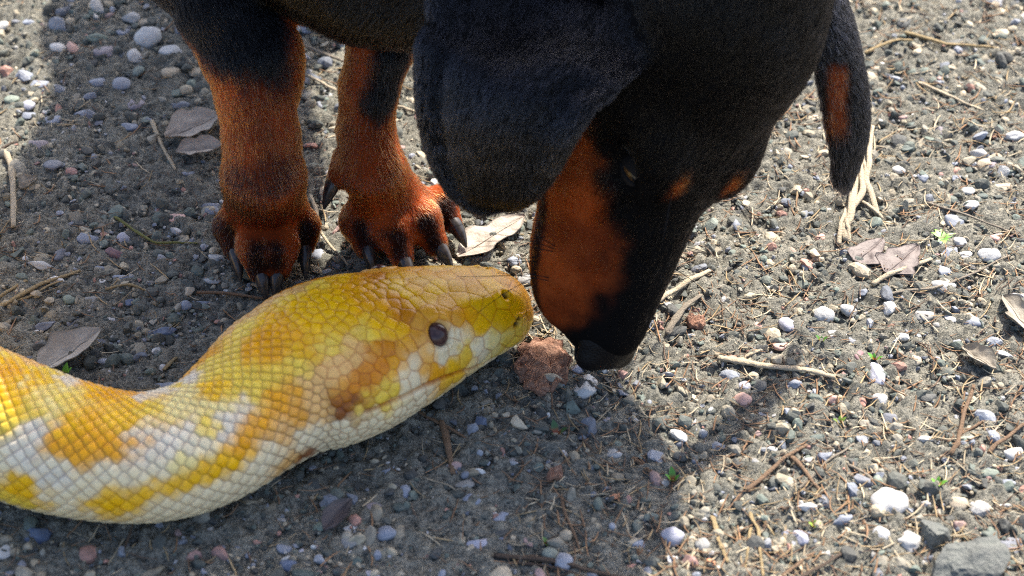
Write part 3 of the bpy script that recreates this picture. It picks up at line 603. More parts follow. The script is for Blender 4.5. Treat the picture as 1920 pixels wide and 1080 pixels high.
gap = np.linalg.norm(SEED[I1] - SEED[J2], axis=1); edge = (D2 ** 2 - D1 ** 2) / (2 * np.maximum(gap, 1e-5))       # true distance to the cell border
R0 = np.maximum(gap * .5, .001); along = np.sum((SV - SEED[I1]) * -Tg, 1) / R0
hm = isH[I1].astype(float); gw = np.where(hm > 0, .0007, .0009)
prof = sstep(0, 1, edge / gw) ; dome = np.clip(1 - (D1 / (R0 * 1.15)) ** 2, -1, 1)
disp = prof * np.where(hm > 0, .00032, .00036) + dome * np.where(hm > 0, .00034, .00030) + np.clip(along, -1, 1) * np.where(hm > 0, .00006, .00034) * (.3 + .7 * prof)
scn = hash3(I1, I1 * 0, I1 * 0, 5); disp += (scn - .5) * .0002 + .00003 * noise(SV * 900, 40)
top_sm = np.interp(Sg, [SL - .080, SL - .055], [.9, .30]) * (np.cos(Pg) > .45) + (np.cos(Pg) <= .45); disp *= np.where(hm > 0, top_sm, 1)
# features of the head
def poly_d(pts):
    P3 = np.array([SV[surf(*p)] for p in pts]); d = np.full(n_, 1.0); S2 = SV.copy()
    sub = np.where(Sg > SL - .12)[0]
    for a, b in zip(P3[:-1], P3[1:]): t = np.clip((SV[sub] - a) @ (b - a) / ((b - a) @ (b - a)), 0, 1); d[sub] = np.minimum(d[sub], np.linalg.norm(SV[sub] - a - t[:, None] * (b - a), axis=1))
    return d
mouth = poly_d([(978, 640), (962, 650), (943, 663), (895, 686), (850, 702), (795, 724), (735, 754), (690, 772)])
disp -= .0018 * np.exp(-(mouth / .0010) ** 2)
ei = surf(822, 627); EP = SV[ei]; EN = SN[ei]; ed = np.linalg.norm(SV - EP, axis=1)
r_, c_ = divmod(ei, NP); c2 = np.argmin(np.abs(((ph + ph[c_]) + np.pi) % (2 * np.pi) - np.pi)); EP2 = SV[r_ * NP + c2]; EN2 = SN[r_ * NP + c2]; ed2 = np.linalg.norm(SV - EP2, axis=1); em = np.minimum(ed, ed2)
disp += .0011 * np.exp(-((em - .0074) / .0016) ** 2) - .0016 * np.exp(-(em / .005) ** 4)
pit = np.zeros(n_)
for (a, b), r0, dp in (((945, 556), .0017, .0030), ((968, 607), .0013, .0022), ((972, 597), .0010, .0018)):
    i = surf(a, b); r_, c_ = divmod(i, NP); c2 = np.argmin(np.abs(((ph + ph[c_]) + np.pi) % (2 * np.pi) - np.pi))
    for p in (SV[i], SV[r_ * NP + c2]):
        d = np.linalg.norm(SV - p, axis=1); disp += -dp * np.exp(-(d / r0) ** 2) + .0006 * np.exp(-((d - r0 * 2) / r0) ** 2); pit = np.maximum(pit, np.exp(-(d / (r0 * 1.0)) ** 4))
brow = poly_d([(775, 590), (800, 585), (830, 590), (860, 600)]); disp += .0012 * np.exp(-(brow / .004) ** 2)
ridge = np.exp(-((np.abs(Pg) - .62) / .22) ** 2) * sstep(SL - .075, SL - .05, Sg) * sstep(SL - .004, SL - .02, Sg); disp += .0016 * ridge
SV2 = SV + SN * disp[:, None]
# skin colour: each scale takes the pattern at its own place, with ragged freckled edges
sI = np.concatenate([bs, np.zeros(nh)]); pI = np.concatenate([bp, np.zeros(nh)])
kv = kdtree.KDTree(len(front) // 1 + 0) if False else None
hsub = np.where(Sg > s_h - .01)[0]; hk = kdtree.KDTree(len(hsub))
for k, i in enumerate(hsub): hk.insert(SV[i], k)
hk.balance()
for k in range(nh): i = hsub[hk.find(HSD[k])[1]]; sI[len(bs) + k] = Sg[i]; pI[len(bs) + k] = Pg[i]
csd = skin(sI, pI, SEED, .9); cvx = skin(Sg, Pg, SV, 1.0)
SC = csd[I1] * .48 + cvx * .52
SC = SC * (.90 + .16 * hash3(I1, I1 * 0 + 1, I1 * 0, 8))[:, None]
fr = sstep(.15, .6, fbm(SV * 700, 3, 50)); SC = SC * (1 - .16 * fr[:, None] * np.array([.6, .9, 1]))
eg = (1 - sstep(0, .9, edge / .00075))[:, None]; SC = SC * (1 - eg * np.where(hm[:, None] > 0, (.26, .38, .42), (.36, .40, .36)))
SC = SC * (1 - .9 * pit[:, None]); SC = SC * (1 - .8 * np.exp(-(mouth / .0009) ** 2)[:, None] * np.array([.5, .8, 1]))
m = M('snake_skin', .36, .26); at_ = m.attr(); a = m.tex(2200, 3); m.base(at_.outputs[0]); m.l(m.rng(a.outputs[0], .35, .7, .22, .42), m.b.inputs['Roughness']); m.bump(a.outputs[0], .0002, .35)
pass
snake = tag(empty('snake', tuple(Cs[NS // 2] * np.array([1, 1, 0]))), 'large yellow and white patterned python resting its head on the gravel', 'snake'); SO = np.array(snake.location)
mesh_np('body', SV2 - SO, SF, m.m, snake, np.clip(SC, 0, 1))
m = M('snake_eye', .22, .4); m.base((.030, .018, .026)); a = m.tex(600, 3); m.base(m.mix(m.rng(a.outputs[0], .4, .7, 0, 1), (.045, .020, .020), (.10, .048, .040)))
for c, n in ((EP, EN), (EP2, EN2)):
    V, Fq = sphere_cap(c - n * .0022, .0058, np.eye(3), .001, np.pi - .001, 36, 26); mesh_np('eye', V - SO, Fq, m.m, snake)
# ------------------------------------------------------------------ pebbles, twigs, leaves, sprouts
LAND = []; PEB = []
def mpp(px, py): return float((at(px, py) - CC) @ CF) / (LENS / 36 * 1920)
m = M('pebble_rock', .62, .4); oi = m.n('ObjectInfo'); tcd = m.n('TexCoord'); mp = m.n('VectorMath', operation='ADD'); m.l(tcd.outputs['Object'], mp.inputs[0])
rv = m.n('Math', operation='MULTIPLY'); m.l(oi.outputs['Random'], rv.inputs[0]); rv.inputs[1].default_value = 37.0; m.l(rv.outputs[0], mp.inputs[1])
a = m.tex(2.2, 6, .7, mp.outputs[0]); b = m.tex(.8, 4, .6, mp.outputs[0]); c = m.tex(7, 4, .75, mp.outputs[0])
cc = m.mix(m.rng(b.outputs[0], .42, .68, 0, .45), oi.outputs['Color'], (.30, .28, .23)); cc = m.mix(m.rng(a.outputs[0], .56, .68, 0, .6), cc, (.09, .085, .075))
cc = m.mix(m.rng(c.outputs[0], .58, .72, 0, .5), cc, (.62, .61, .60)); cc = m.mix(m.rng(c.outputs[0], .42, .30, 0, .6), cc, (.07, .07, .065)); m.base(m.mix(.42, oi.outputs['Color'], cc)); m.bump(a.outputs[0], .0010, .5); MAT_ROCK = m.m
KC = dict(white=(.50, .49, .47), pale=(.43, .43, .42), blue=(.22, .245, .30), lilac=(.35, .355, .42), navy=(.09, .12, .19), slate=(.14, .15, .18), dark=(.055, .06, .06), green=(.17, .21, .17), dgreen=(.07, .095, .085), tan=(.42, .35, .25), pink=(.48, .30, .25), orange=(.55, .24, .12), maroon=(.20, .11, .12), purple=(.23, .20, .22), grey=(.25, .25, .24))
KL = dict(white=('white', 'smooth white pebble'), pale=('pale', 'pale grey-white rounded pebble'), blue=('blue', 'blue-grey flattened pebble'), lilac=('lilac', 'light lilac-grey pebble'), navy=('navy', 'deep navy-blue angular stone'), slate=('slate', 'flat slate-grey stone chip'), dark=('dark', 'nearly black angular stone'), green=('green', 'dull green-grey pebble'), dgreen=('dark green', 'dark green-black stone'), tan=('tan', 'tan sandy-coloured stone'), pink=('pink', 'dusty pink rounded pebble'), orange=('orange', 'bright orange-red stone chip'), maroon=('maroon', 'dark maroon flat pebble'), purple=('purple', 'purplish grey pebble'), grey=('grey', 'mid-grey rough pebble'))
def pmesh(name, sub, seed, ang):
    v = stone_shape(sub, seed, ang); f = IC[sub][1]; me = bpy.data.meshes.new(name); me.from_pydata(v.tolist(), [], f.tolist()); me.materials.append(MAT_ROCK)
    me.polygons.foreach_set('use_smooth', [True] * len(f)); return me
ROUND = [pmesh('pebble', 4 if k < 3 else 3, 100 + k, 0 if k % 2 else .25) for k in range(9)]; ANG = [pmesh('pebble', 3, 200 + k, .7) for k in range(9)]
pr = np.random.default_rng(12); placed = []
def pebble(px, py, w, h, key, label=None, ang=None, sink=.14, group=True):
    s = mpp(px, py); rx = w * s / 2; ry = max(h * s / 2 / .80, rx * .45); rz = min(rx, ry) * pr.uniform(.55, .75)
    if ang is None: ang = key in ('dark', 'navy', 'slate', 'dgreen', 'tan', 'orange', 'maroon')
    L_ = ANG if ang or pr.random() < .35 else ROUND; o = link('pebble', L_[pr.integers(len(L_))]); p = at(px, py, rz * .3); o.location = (p[0], p[1], gz(p[0], p[1]) + rz * sink)
    o.scale = (rx * 1.02, ry, rz); o.rotation_euler = (pr.normal(0, .14), pr.normal(0, .14), pr.normal(0, .25)); c = np.array(KC[key]) * pr.uniform(.85, 1.15); o.color = (*c, 1); placed.append((p[0], p[1], max(rx, ry)))
    if label: tag(o, label, 'pebble'); LAND.append((p[:2], label))
    else: PEB.append((o, p[:2], key, max(rx, ry)))
    return o
pebble(1098, 716, 48, 42, 'white', 'white pebble with a notched top beside the crumbly bark piece', False); pebble(1668, 943, 68, 54, 'white', 'largest white pebble, speckled with dark dirt', False); pebble(1706, 1008, 44, 52, 'white', 'upright egg-shaped white pebble next to the big grey slab', False)
pebble(321, 135, 38, 38, 'tan', 'blocky orange-tan pebble near the dog\'s foreleg', True); pebble(277, 67, 52, 42, 'pale', 'broad pale grey pebble touching the smooth white one', False); pebble(68, 992, 48, 42, 'navy', 'rounded dark blue stone right below the snake\'s body', False)
pebble(657, 984, 40, 16, 'white', 'white topped flat shard beside the dark purple leaf', True); pebble(720, 993, 46, 26, 'blue', 'split blue-grey pebble with a crack, near the dark purple leaf', False)
LST = '''1567 620 32 30 white|1545 590 38 30 pale|1838 282 36 28 white|1686 314 26 16 white|1798 327 26 18 blue|1823 381 30 22 white|1817 354 26 18 pale|1802 447 26 24 white|1870 441 36 26 pink|1857 474 44 26 pale|1811 472 24 18 white|1782 469 44 24 blue|1774 505 30 34 blue|1769 534 46 24 pale|1901 251 40 26 white|1790 409 36 30 blue|1862 303 30 28 purple|1886 347 42 24 tan|1619 549 20 14 blue|1538 443 18 16 pink|1385 417 30 34 blue
1469 646 46 24 pink|1611 661 24 30 maroon|1717 675 26 20 tan|1643 700 34 44 lilac|1650 744 28 22 white|1397 721 24 18 lilac|1489 719 30 22 blue|1392 748 34 24 pink|1564 748 28 22 pink|1440 835 36 18 pale|1514 860 17 13 white|1542 861 15 14 pink|1515 947 42 22 white|1578 968 46 24 blue|1626 901 54 24 slate|1650 903 28 22 green|1260 998 46 30 lilac|1301 996 26 26 tan|1318 1013 30 26 grey|1501 1003 28 28 lilac|1474 998 18 18 lilac|1553 1029 34 18 white|1650 1003 36 28 pale|1195 1011 36 20 blue|1154 839 42 22 pale|1142 781 20 20 lilac|1840 938 40 14 white|1799 940 38 26 tan|1737 942 19 17 white|1903 844 40 28 pale|1857 885 34 20 green|1891 899 24 16 blue|1898 1012 48 36 slate|1814 827 36 18 green|1671 779 30 22 slate|1592 577 36 22 pale|1821 602 42 22 blue|1782 601 24 14 white|1734 591 38 24 grey|1476 608 32 30 lilac|1221 607 26 24 navy|1452 676 32 20 dark|1737 1049 15 14 pale|1334 1049 16 18 orange|1156 930 28 13 orange|1426 721 30 26 dark|1746 743 40 20 dark|1534 820 34 18 dgreen|1860 1000 40 30 dgreen|1330 960 26 16 dark|1400 905 24 18 dark|1600 860 26 22 dark
725 880 24 20 blue|760 917 22 24 blue|885 932 34 24 blue|940 960 38 26 blue|873 902 38 20 grey|898 1013 54 22 lilac|703 1068 42 18 lilac|707 1028 26 24 blue|572 1027 28 18 lilac|532 1018 30 20 blue|540 1047 34 24 navy|573 1050 22 16 dark|700 943 32 28 purple|750 945 26 18 dgreen|733 907 38 36 dark|627 935 40 17 dark|942 990 32 16 dark|817 1028 26 22 dark|632 1058 18 20 dark|570 1067 44 16 dgreen|810 872 26 16 dgreen|937 1005 22 14 navy|393 988 14 16 white|5 1035 40 26 white|905 785 28 30 navy|840 960 26 18 dgreen|600 980 28 18 green|655 1010 34 24 grey
80 606 54 20 slate|80 646 56 24 dark|303 615 60 20 navy|308 721 52 20 blue|202 595 28 11 pale|350 542 34 20 tan|382 558 34 18 blue|345 568 28 18 blue|241 561 22 16 navy|293 653 18 15 white|315 653 16 13 orange|200 696 28 16 white|171 565 38 28 grey|192 526 14 16 white|397 517 34 16 pale|225 519 30 12 blue|78 490 46 22 white|260 625 30 20 dark|130 560 26 18 green
257 103 42 32 white|197 96 46 28 purple|109 86 34 20 white|140 88 28 30 pink|321 93 42 26 pale|184 148 36 24 blue|228 154 36 28 blue|78 155 44 24 blue|44 136 34 22 blue|101 311 36 34 slate|340 193 32 18 blue|350 215 30 16 navy|251 193 42 18 purple|158 205 36 16 blue|57 213 32 18 blue|52 193 28 20 lilac|101 220 42 26 blue|70 270 36 32 purple|21 181 28 20 green|332 402 34 24 pink|397 389 26 26 blue|236 446 38 26 lilac|166 446 40 26 blue|218 472 42 20 maroon|407 480 34 18 pale|54 353 36 24 tan|111 472 30 30 slate|353 320 28 18 blue|246 26 36 30 pale|181 70 46 22 green|231 57 32 24 blue|283 34 60 24 tan|329 168 42 15 green|360 153 28 18 green|363 130 32 18 tan
575 48 36 22 blue|565 99 28 20 lilac|597 470 36 30 blue|613 505 20 14 pale|1085 684 36 20 lilac|965 487 28 30 blue|986 522 42 24 pale|1700 40 34 24 dark|1800 75 50 20 dark|1640 120 30 20 tan|1880 60 34 22 tan|1760 240 26 20 purple'''
for e in LST.replace('\n', '|').split('|'):
    a_ = e.split(); pebble(int(a_[0]), int(a_[1]), int(a_[2]), int(a_[3]), a_[4])
keys = ['dark'] * 5 + ['dgreen'] * 4 + ['slate'] * 3 + ['blue'] * 4 + ['green'] * 3 + ['grey'] * 3 + ['tan'] * 3 + ['purple'] * 2 + ['white', 'pale', 'pink', 'lilac']
n_add = 0
while n_add < 120:                           # the rest of the larger stones
    px = pr.uniform(-30, 1950); py = pr.uniform(-20, 1090) if pr.random() < .5 else pr.uniform(-20, 420); p = at(px, py); w = pr.uniform(15, 32); r_ = w * mpp(px, py) * .5
    if any((p[0] - a_) ** 2 + (p[1] - b_) ** 2 < ((c_ + r_) * 1.05) ** 2 for a_, b_, c_ in placed): continue
    if px < 1000 and 520 < py < 980 and (py > 640 + .0 * px or px > 400): continue
    pebble(px, py, w, w * pr.uniform(.5, .8), keys[pr.integers(len(keys))]); n_add += 1
# the big slabs
m = M('slab_rock', .7, .4); a = m.tex(260, 6, .7); b = m.tex(60, 4); w_ = m.n('TexWave'); w_.inputs['Scale'].default_value = 120; w_.inputs['Distortion'].default_value = 6; m.l(m.n('TexCoord').outputs['Object'], w_.inputs['Vector'])
m.base(m.mix(m.rng(b.outputs[0], .4, .65, 0, .8), m.mix(m.rng(a.outputs[0], .4, .7, 0, .7), (.115, .125, .115), (.20, .205, .19)), (.075, .08, .078))); m.bump(a.outputs[0], .0025, .9); MAT_SLAB = m.m
def slab(px, py, w, h, hz, seed, label, rot=0):
    s = mpp(px, py); v, f = icos(5); r_ = np.random.default_rng(seed); v = v.copy()
    for k in range(9):
        n_ = unit(r_.normal(0, 1, 3) * (1, 1, .35)); c_ = r_.uniform(.45, .85); v = v - np.maximum(v @ n_ - c_, 0)[:, None] * n_ * .96
    for k in range(3):
        n_ = unit(np.array([r_.normal(0, .35), r_.normal(0, .35), 1])); c_ = r_.uniform(.45, .7); v = v - np.maximum(v @ n_ - c_, 0)[:, None] * n_ * .97
    v = v * np.array([w * s / 2, h * s / 2 / .72, hz]) * 1.25; v = v + unit(v) * (.0009 * fbm(v * 170 + seed, 4, 3) + .0010 * np.floor(2.5 * noise(v * 120 + seed, 7)) * .5)[:, None]
    p = at(px, py, hz * .4); o = mesh_np('stone', v, f, MAT_SLAB, smooth=False); o.location = (p[0], p[1], gz(p[0], p[1]) + hz * .1); o.rotation_euler = (.05, .06, rot); tag(o, label, 'stone'); placed.append((p[0], p[1], w * s / 2)); LAND.append((p[:2], label))
slab(1830, 1048, 165, 100, .011, 41, 'large angular dark grey stone slab half buried in the soil', .3); slab(1755, 995, 84, 50, .008, 44, 'narrow dark stone wedged against the large grey slab', .7)
# bark piece
m = M('bark_crumb', .9, .2); a = m.tex(420, 6, .75); b = m.tex(120, 4); m.base(m.mix(m.rng(a.outputs[0], .35, .65, 0, 1), (.24, .115, .075), (.50, .30, .21))); m.bump(a.outputs[0], .003, 1); MAT_BARK = m.m
def crumb(px, py, w, h, hz, seed, label):
    s = mpp(px, py); v, f = IC[4]; az_ = np.arctan2(v[:, 1], v[:, 0]); r_ = 1 + .30 * noise(np.stack([np.cos(az_) * 1.6, np.sin(az_) * 1.6, az_ * 0 + seed], -1), 1) + .16 * noise(np.stack([np.cos(az_) * 5, np.sin(az_) * 5, az_ * 0 + seed], -1), 2)
    v = np.sign(v) * np.abs(v) ** np.array([.9, .9, .45]); v = v * np.stack([r_, r_, r_ * 0 + 1], -1) * np.array([w * s / 2, h * s / 2 / .68, hz]); v = v + .0016 * fbm(v * 330 + seed, 4, 4)[:, None] * np.array([.5, .5, 1.3])
    p = at(px, py, hz * .3); o = mesh_np('bark_piece', v, f, MAT_BARK, smooth=False); o.location = (p[0], p[1], gz(p[0], p[1]) + hz * .5 + .0016); o.rotation_euler = (.04, -.03, 0); tag(o, label, 'bark'); LAND.append((p[:2], label))
crumb(1018, 688, 110, 92, .0016, 3, 'crumbly reddish-brown piece of bark under the dog\'s nose'); crumb(1306, 601, 34, 20, .0014, 9, 'small rust-red bark flake beside the pale dry stalk'); crumb(1040, 890, 26, 22, .0014, 5, 'little reddish-brown crumb lying in the shade of the dog')
# twigs
def wood(name, c1, c2, rough=.8):
    m = M(name, rough, .3); tc = m.n('TexCoord'); a = m.tex(1100, 4, .7, tc.outputs['Object']); b = m.tex(180, 4, .6, tc.outputs['Object']); m.base(m.mix(m.rng(b.outputs[0], .35, .65, 0, 1), m.mix(m.rng(a.outputs[0], .4, .65, 0, 1), c1, c2), tuple(x * .75 for x in c1))); m.bump(a.outputs[0], .001, 1); return m.m
WD = dict(pale=wood('pale_wood', (.50, .42, .30), (.36, .29, .19)), straw=wood('straw_wood', (.36, .27, .14), (.24, .17, .085)), brown=wood('brown_wood', (.22, .14, .085), (.13, .085, .055)), grey=wood('grey_wood', (.26, .22, .17), (.17, .145, .11)), dark=wood('dark_wood', (.10, .07, .05), (.06, .045, .035)), green=wood('green_stem', (.16, .17, .05), (.22, .18, .06)))
tr_ = np.random.default_rng(77)
def stick_path(pts, w, lift):
    P = np.array([at(a_, b_) for a_, b_ in pts]); n = 26; t = np.linspace(0, len(P) - 1, n); i = np.clip(np.floor(t).astype(int), 0, len(P) - 2); f = (t - i)[:, None]; Q = P[i] * (1 - f) + P[i + 1] * f
    for _ in range(3): Q[1:-1] = .25 * Q[:-2] + .5 * Q[1:-1] + .25 * Q[2:]
    sd = tr_.integers(1000); L_ = np.linalg.norm(Q[-1] - Q[0]); Q[:, :2] += .02 * L_ * np.stack([noise(np.stack([t * 1.4 * len(P) / 2, t * 0 + sd, t * 0], -1), 1), noise(np.stack([t * 1.4, t * 0 + sd + 9, t * 0], -1), 2)], -1)
    hgt = gh(Q[:, 0], Q[:, 1]); base = np.linspace(hgt[0], hgt[-1], n); Q[:, 2] = np.maximum(hgt, base) + w * .45 + lift * np.sin(np.linspace(0, np.pi, n)); return Q
def stick_mesh(pts, w, flat=.7, taper=.35, lift=.0006, n=8):
    w = w * mpp(*pts[0]); Q = stick_path(pts, w, lift); t = np.linspace(0, 1, len(Q)); r_ = w / 2 * (1 - taper * t) * (1 + .18 * noise(np.stack([t * 9, t * 0 + tr_.integers(999), t * 0], -1), 3)); r_[0] *= .8
    V, Fq, _ = tube_np(Q, r_, n, flat); k = len(V); i0 = np.arange(n); i1 = np.arange(n) + (len(Q) - 1) * n
    Fq = np.vstack([Fq, np.stack([np.full(n // 2, k - 2), i0[0::2], i0[1::2], np.roll(i0, -2)[0::2]], -1), np.stack([np.full(n // 2, k - 1), np.roll(i1, -2)[0::2], i1[1::2], i1[0::2]], -1)])
    V = V + .10 * w * noise(V * (3 / w), 5)[:, None] * np.array([.4, .4, 1]); return V, Fq
def twig(pts, w, mat, label, branches=(), **k):
    e = empty('twig', tuple(at(*pts[0]))); O_ = np.array(e.location); V, Fq = stick_mesh(pts, w, **k); mesh_np('stem', V - O_, Fq, WD[mat], e); tag(e, label, 'twig'); LAND.append((np.mean([at(*q_)[:2] for q_ in pts], 0), label))
    for bp_, bw in branches: V, Fq = stick_mesh(bp_, bw, **k); mesh_np('branch', V - O_, Fq, WD[mat], e)
twig([(1345, 672), (1450, 694), (1562, 716)], 19, 'pale', 'thick tan split stick lying beside the pink-white pebble', [([(1380, 680), (1412, 664), (1440, 652)], 10)], flat=.5, taper=.2)
twig([(1400, 920), (1450, 875), (1510, 835)], 11, 'brown', 'rough brown twig ending near a pair of small round white pebbles', flat=.6); twig([(1485, 858), (1512, 890), (1535, 920)], 10, 'brown', 'short splintered brown twig crossing a thin grey twig'); twig([(1495, 915), (1550, 868), (1605, 828)], 7, 'grey', 'thin straight grey twig crossed by a short brown one')
twig([(1183, 849), (1210, 880), (1245, 907)], 8, 'brown', 'kinked brown twig with pale bark strips beside a red-green sprout', [([(1196, 832), (1205, 850), (1218, 872)], 5)]); twig([(1035, 880), (1070, 855), (1105, 815)], 6, 'brown', 'thin curved brown twig in the shade of the dog\'s head')
twig([(925, 1040), (1050, 1058), (1190, 1080)], 14, 'dark', 'long dark frayed twig at the shaded edge of the gravel', [([(960, 1052), (1040, 1066), (1120, 1084)], 7)]); twig([(1338, 965), (1345, 1010), (1366, 1052)], 11, 'straw', 'flat straw-coloured splinter lying near a rough grey pebble', flat=.35)
twig([(1405, 945), (1420, 990), (1428, 1078)], 9, 'straw', 'bundle of dry straw stems bent over the soil', [([(1410, 980), (1402, 1020), (1398, 1070)], 6), ([(1418, 960), (1440, 985), (1452, 1000)], 5)], flat=.4); twig([(1465, 1078), (1500, 1050), (1530, 1030)], 9, 'brown', 'split brown bark strip beside a parallel darker strip', flat=.4); twig([(1490, 1085), (1545, 1055), (1597, 1022)], 11, 'dark', 'darker bark strip by the flat white pebble', flat=.4)
twig([(1782, 858), (1800, 815), (1825, 730)], 11, 'brown', 'forked brown twig with a side shoot', [([(1803, 818), (1830, 800), (1858, 785)], 7)]); twig([(1850, 852), (1885, 828), (1925, 798)], 10, 'brown', 'plain brown twig beside the forked one'); twig([(1632, 540), (1690, 512), (1745, 490)], 13, 'pale', 'pale tan broken twig by a cluster of blue pebbles')
twig([(1735, 375), (1830, 410), (1915, 442)], 7, 'grey', 'thin grey twig beside the small green rosette'); twig([(1720, 150), (1780, 180), (1842, 205)], 9, 'pale', 'pale dry stem on sunlit soil behind the dog\'s far ear'); twig([(1197, 592), (1260, 552), (1328, 509)], 15, 'pale', 'pale dry stalk beside the dog\'s muzzle', flat=.6); twig([(1249, 629), (1275, 590), (1312, 557)], 16, 'grey', 'flattened grey-tan stalk forked beside the rust-red flake', flat=.3)
twig([(-20, 582), (70, 545), (147, 508)], 12, 'straw', 'golden dry stem bundle above the snake\'s back', [([(-10, 562), (25, 545), (50, 526)], 9), ([(20, 568), (80, 548), (120, 528)], 7)], flat=.6); twig([(198, 545), (240, 536), (288, 551)], 7, 'straw', 'curved golden straw near the dog\'s paw'); twig([(368, 543), (440, 549), (525, 561)], 9, 'brown', 'straight brown twig passing under the dog\'s claws'); twig([(281, 224), (300, 272), (326, 321)], 9, 'pale', 'bleached straw beside the brown-grey leaf')
twig([(14, 288), (24, 350), (30, 432)], 14, 'pale', 'thick bleached stem crossed by a dark twig'); twig([(-8, 291), (12, 280), (35, 263)], 7, 'dark', 'short dark twig across the bleached stem'); twig([(586, 362), (600, 430), (652, 495)], 8, 'pale', 'bent bleached straw between the dog\'s front paws', lift=.002); twig([(668, 498), (688, 512), (708, 528)], 7, 'pale', 'short bleached straw by the snake\'s head and the dog\'s paw')
twig([(213, 413), (290, 462), (372, 456)], 7, 'green', 'green-brown bent stem on shaded ground'); twig([(776, 766), (830, 795), (872, 820)], 9, 'brown', 'brown twig poking out from under the snake\'s jaw', [([(828, 790), (838, 840), (850, 888)], 15)], flat=.5); twig([(795, 893), (825, 904), (860, 918)], 4.5, 'pale', 'thin white straw on the shaded soil below the snake\'s head')
twig([(306, 692), (322, 678), (341, 661)], 9, 'straw', 'short orange-brown splinter behind the snake\'s neck', flat=.5); twig([(520, 68), (590, 95), (662, 116)], 9, 'grey', 'long grey stem behind the dog\'s forelegs'); twig([(565, 140), (600, 158), (645, 178)], 8, 'pale', 'pale stem between the dog\'s forelegs'); twig([(742, 198), (765, 206), (800, 214)], 9, 'pale', 'pale stem behind the dog\'s left foreleg')
twig([(1240, 1000), (1252, 1030), (1272, 1060)], 6, 'brown', 'slim brown twig under the rough lilac pebble'); twig([(1052, 925), (1060, 970), (1092, 1040)], 7, 'brown', 'crooked reddish twig in the dog\'s shadow'); twig([(1690, 975), (1730, 968), (1780, 965)], 5, 'brown', 'thin brown stem between white pebble and slab'); twig([(1590, 870), (1620, 890), (1640, 905)], 9, 'grey', 'short grey stem by the slate pebble')
twig([(1650, 560), (1760, 545), (1900, 482)], 7, 'grey', 'long slender stem reaching past the blue pebbles'); twig([(1700, 60), (1780, 85), (1870, 90)], 10, 'straw', 'straw-coloured stem far behind the dog\'s far ear'); twig([(1620, 100), (1680, 80), (1720, 76)], 9, 'straw', 'short straw stem just behind the dog\'s far ear')
# dry straw clump behind the far ear
e = empty('straw_clump', tuple(at(1580, 455))); O_ = np.array(e.location); tag(e, 'clump of bleached dry plant stalks beside the dog\'s far ear', 'dry plant')
for pts, w in (([(1578, 455), (1600, 380), (1632, 212)], 17), ([(1585, 460), (1612, 370), (1622, 215)], 15), ([(1598, 390), (1625, 330), (1640, 235)], 11), ([(1618, 300), (1626, 355), (1645, 405)], 14), ([(1606, 375), (1625, 395), (1655, 410)], 11), ([(1570, 462), (1576, 430), (1590, 385)], 9), ([(1590, 458), (1588, 430), (1592, 400)], 8), ([(1625, 205), (1618, 260), (1608, 330)], 12)):
    V, Fq = stick_mesh(pts, w, .6, .2, .004); mesh_np('stalk', V - O_, Fq, WD['pale'], e)
# leaves
def leaf_mat(name, c1, c2, c3):
    m = M(name, .6, .35); a = m.tex(220, 5, .7); b = m.tex(50, 3); m.base(m.mix(m.rng(b.outputs[0], .35, .65, 0, .8), m.mix(m.rng(a.outputs[0], .4, .65, 0, 1), c1, c2), c3)); m.bump(a.outputs[0], .0012, .7); return m.m
LM = dict(silver=leaf_mat('silver_leaf', (.44, .42, .37), (.36, .33, .28), (.28, .24, .19)), brown=leaf_mat('brown_leaf', (.33, .28, .23), (.23, .19, .155), (.40, .35, .29)), purple=leaf_mat('purple_leaf', (.075, .06, .065), (.05, .042, .045), (.10, .085, .08)), dusk=leaf_mat('dusk_leaf', (.15, .12, .11), (.10, .08, .075), (.19, .155, .14)), tan=leaf_mat('tan_leaf', (.26, .225, .17), (.18, .15, .11), (.31, .28, .23)))
def leaf(a_, b_, width, mat, label, curl=.004, seed=0, ragged=.12):
    A = at(*a_); B = at(*b_); A[2] = gz(A[0], A[1]); B[2] = gz(B[0], B[1]); ax_ = B - A; L_ = np.linalg.norm(ax_); t_ = ax_ / L_; sd = unit(np.cross([0, 0, 1.], t_)); W_ = width * mpp(*a_) / .75; nu, nv = 30, 17
    u = np.linspace(0, 1, nu); v = np.linspace(-1, 1, nv); U_, V_ = np.meshgrid(u, v, indexing='ij'); wv = np.sin(np.pi * np.clip(U_, .012, .988) ** .85) ** .8 * (1 + ragged * noise(np.stack([U_ * 7, np.sign(V_) * 3, U_ * 0 + seed], -1), 2))
    P = A + U_[..., None] * ax_ + sd * (V_ * wv * W_ / 2)[..., None]; z = np.maximum(gh(P[..., 0], P[..., 1]), 0) + .0022 + curl * V_ ** 2 * wv + curl * .8 * U_ ** 2 - .0009 * np.exp(-(V_ / .12) ** 2) + .0007 * noise(np.stack([U_ * 6, V_ * 3, U_ * 0 + seed + 5], -1), 4)
    P[..., 2] = z; top = P.reshape(-1, 3); bot = top - (0, 0, .0005); n_ = nu * nv; i = np.arange(n_).reshape(nu, nv); q = np.stack([i[:-1, :-1], i[1:, :-1], i[1:, 1:], i[:-1, 1:]], -1).reshape(-1, 4)
    rim = np.concatenate([i[0, :], i[1:, -1], i[-1, ::-1][1:], i[::-1, 0][1:]]); rq = np.stack([rim[:-1], rim[:-1] + n_, rim[1:] + n_, rim[1:]], -1)
    e = empty('fallen_leaf', tuple(A)); o = mesh_np('blade', np.vstack([top, bot]) - A, np.vstack([q, q[:, ::-1] + n_, rq]), LM[mat], e); tag(e, label, 'leaf'); LAND.append((((A + B) / 2)[:2], label))
    mid = P[:, nv // 2] + (0, 0, .0003); V, Fq, _ = tube_np(mid, np.linspace(.0006, .0002, nu), 5); mesh_np('midrib', V - A, Fq, LM[mat], e)
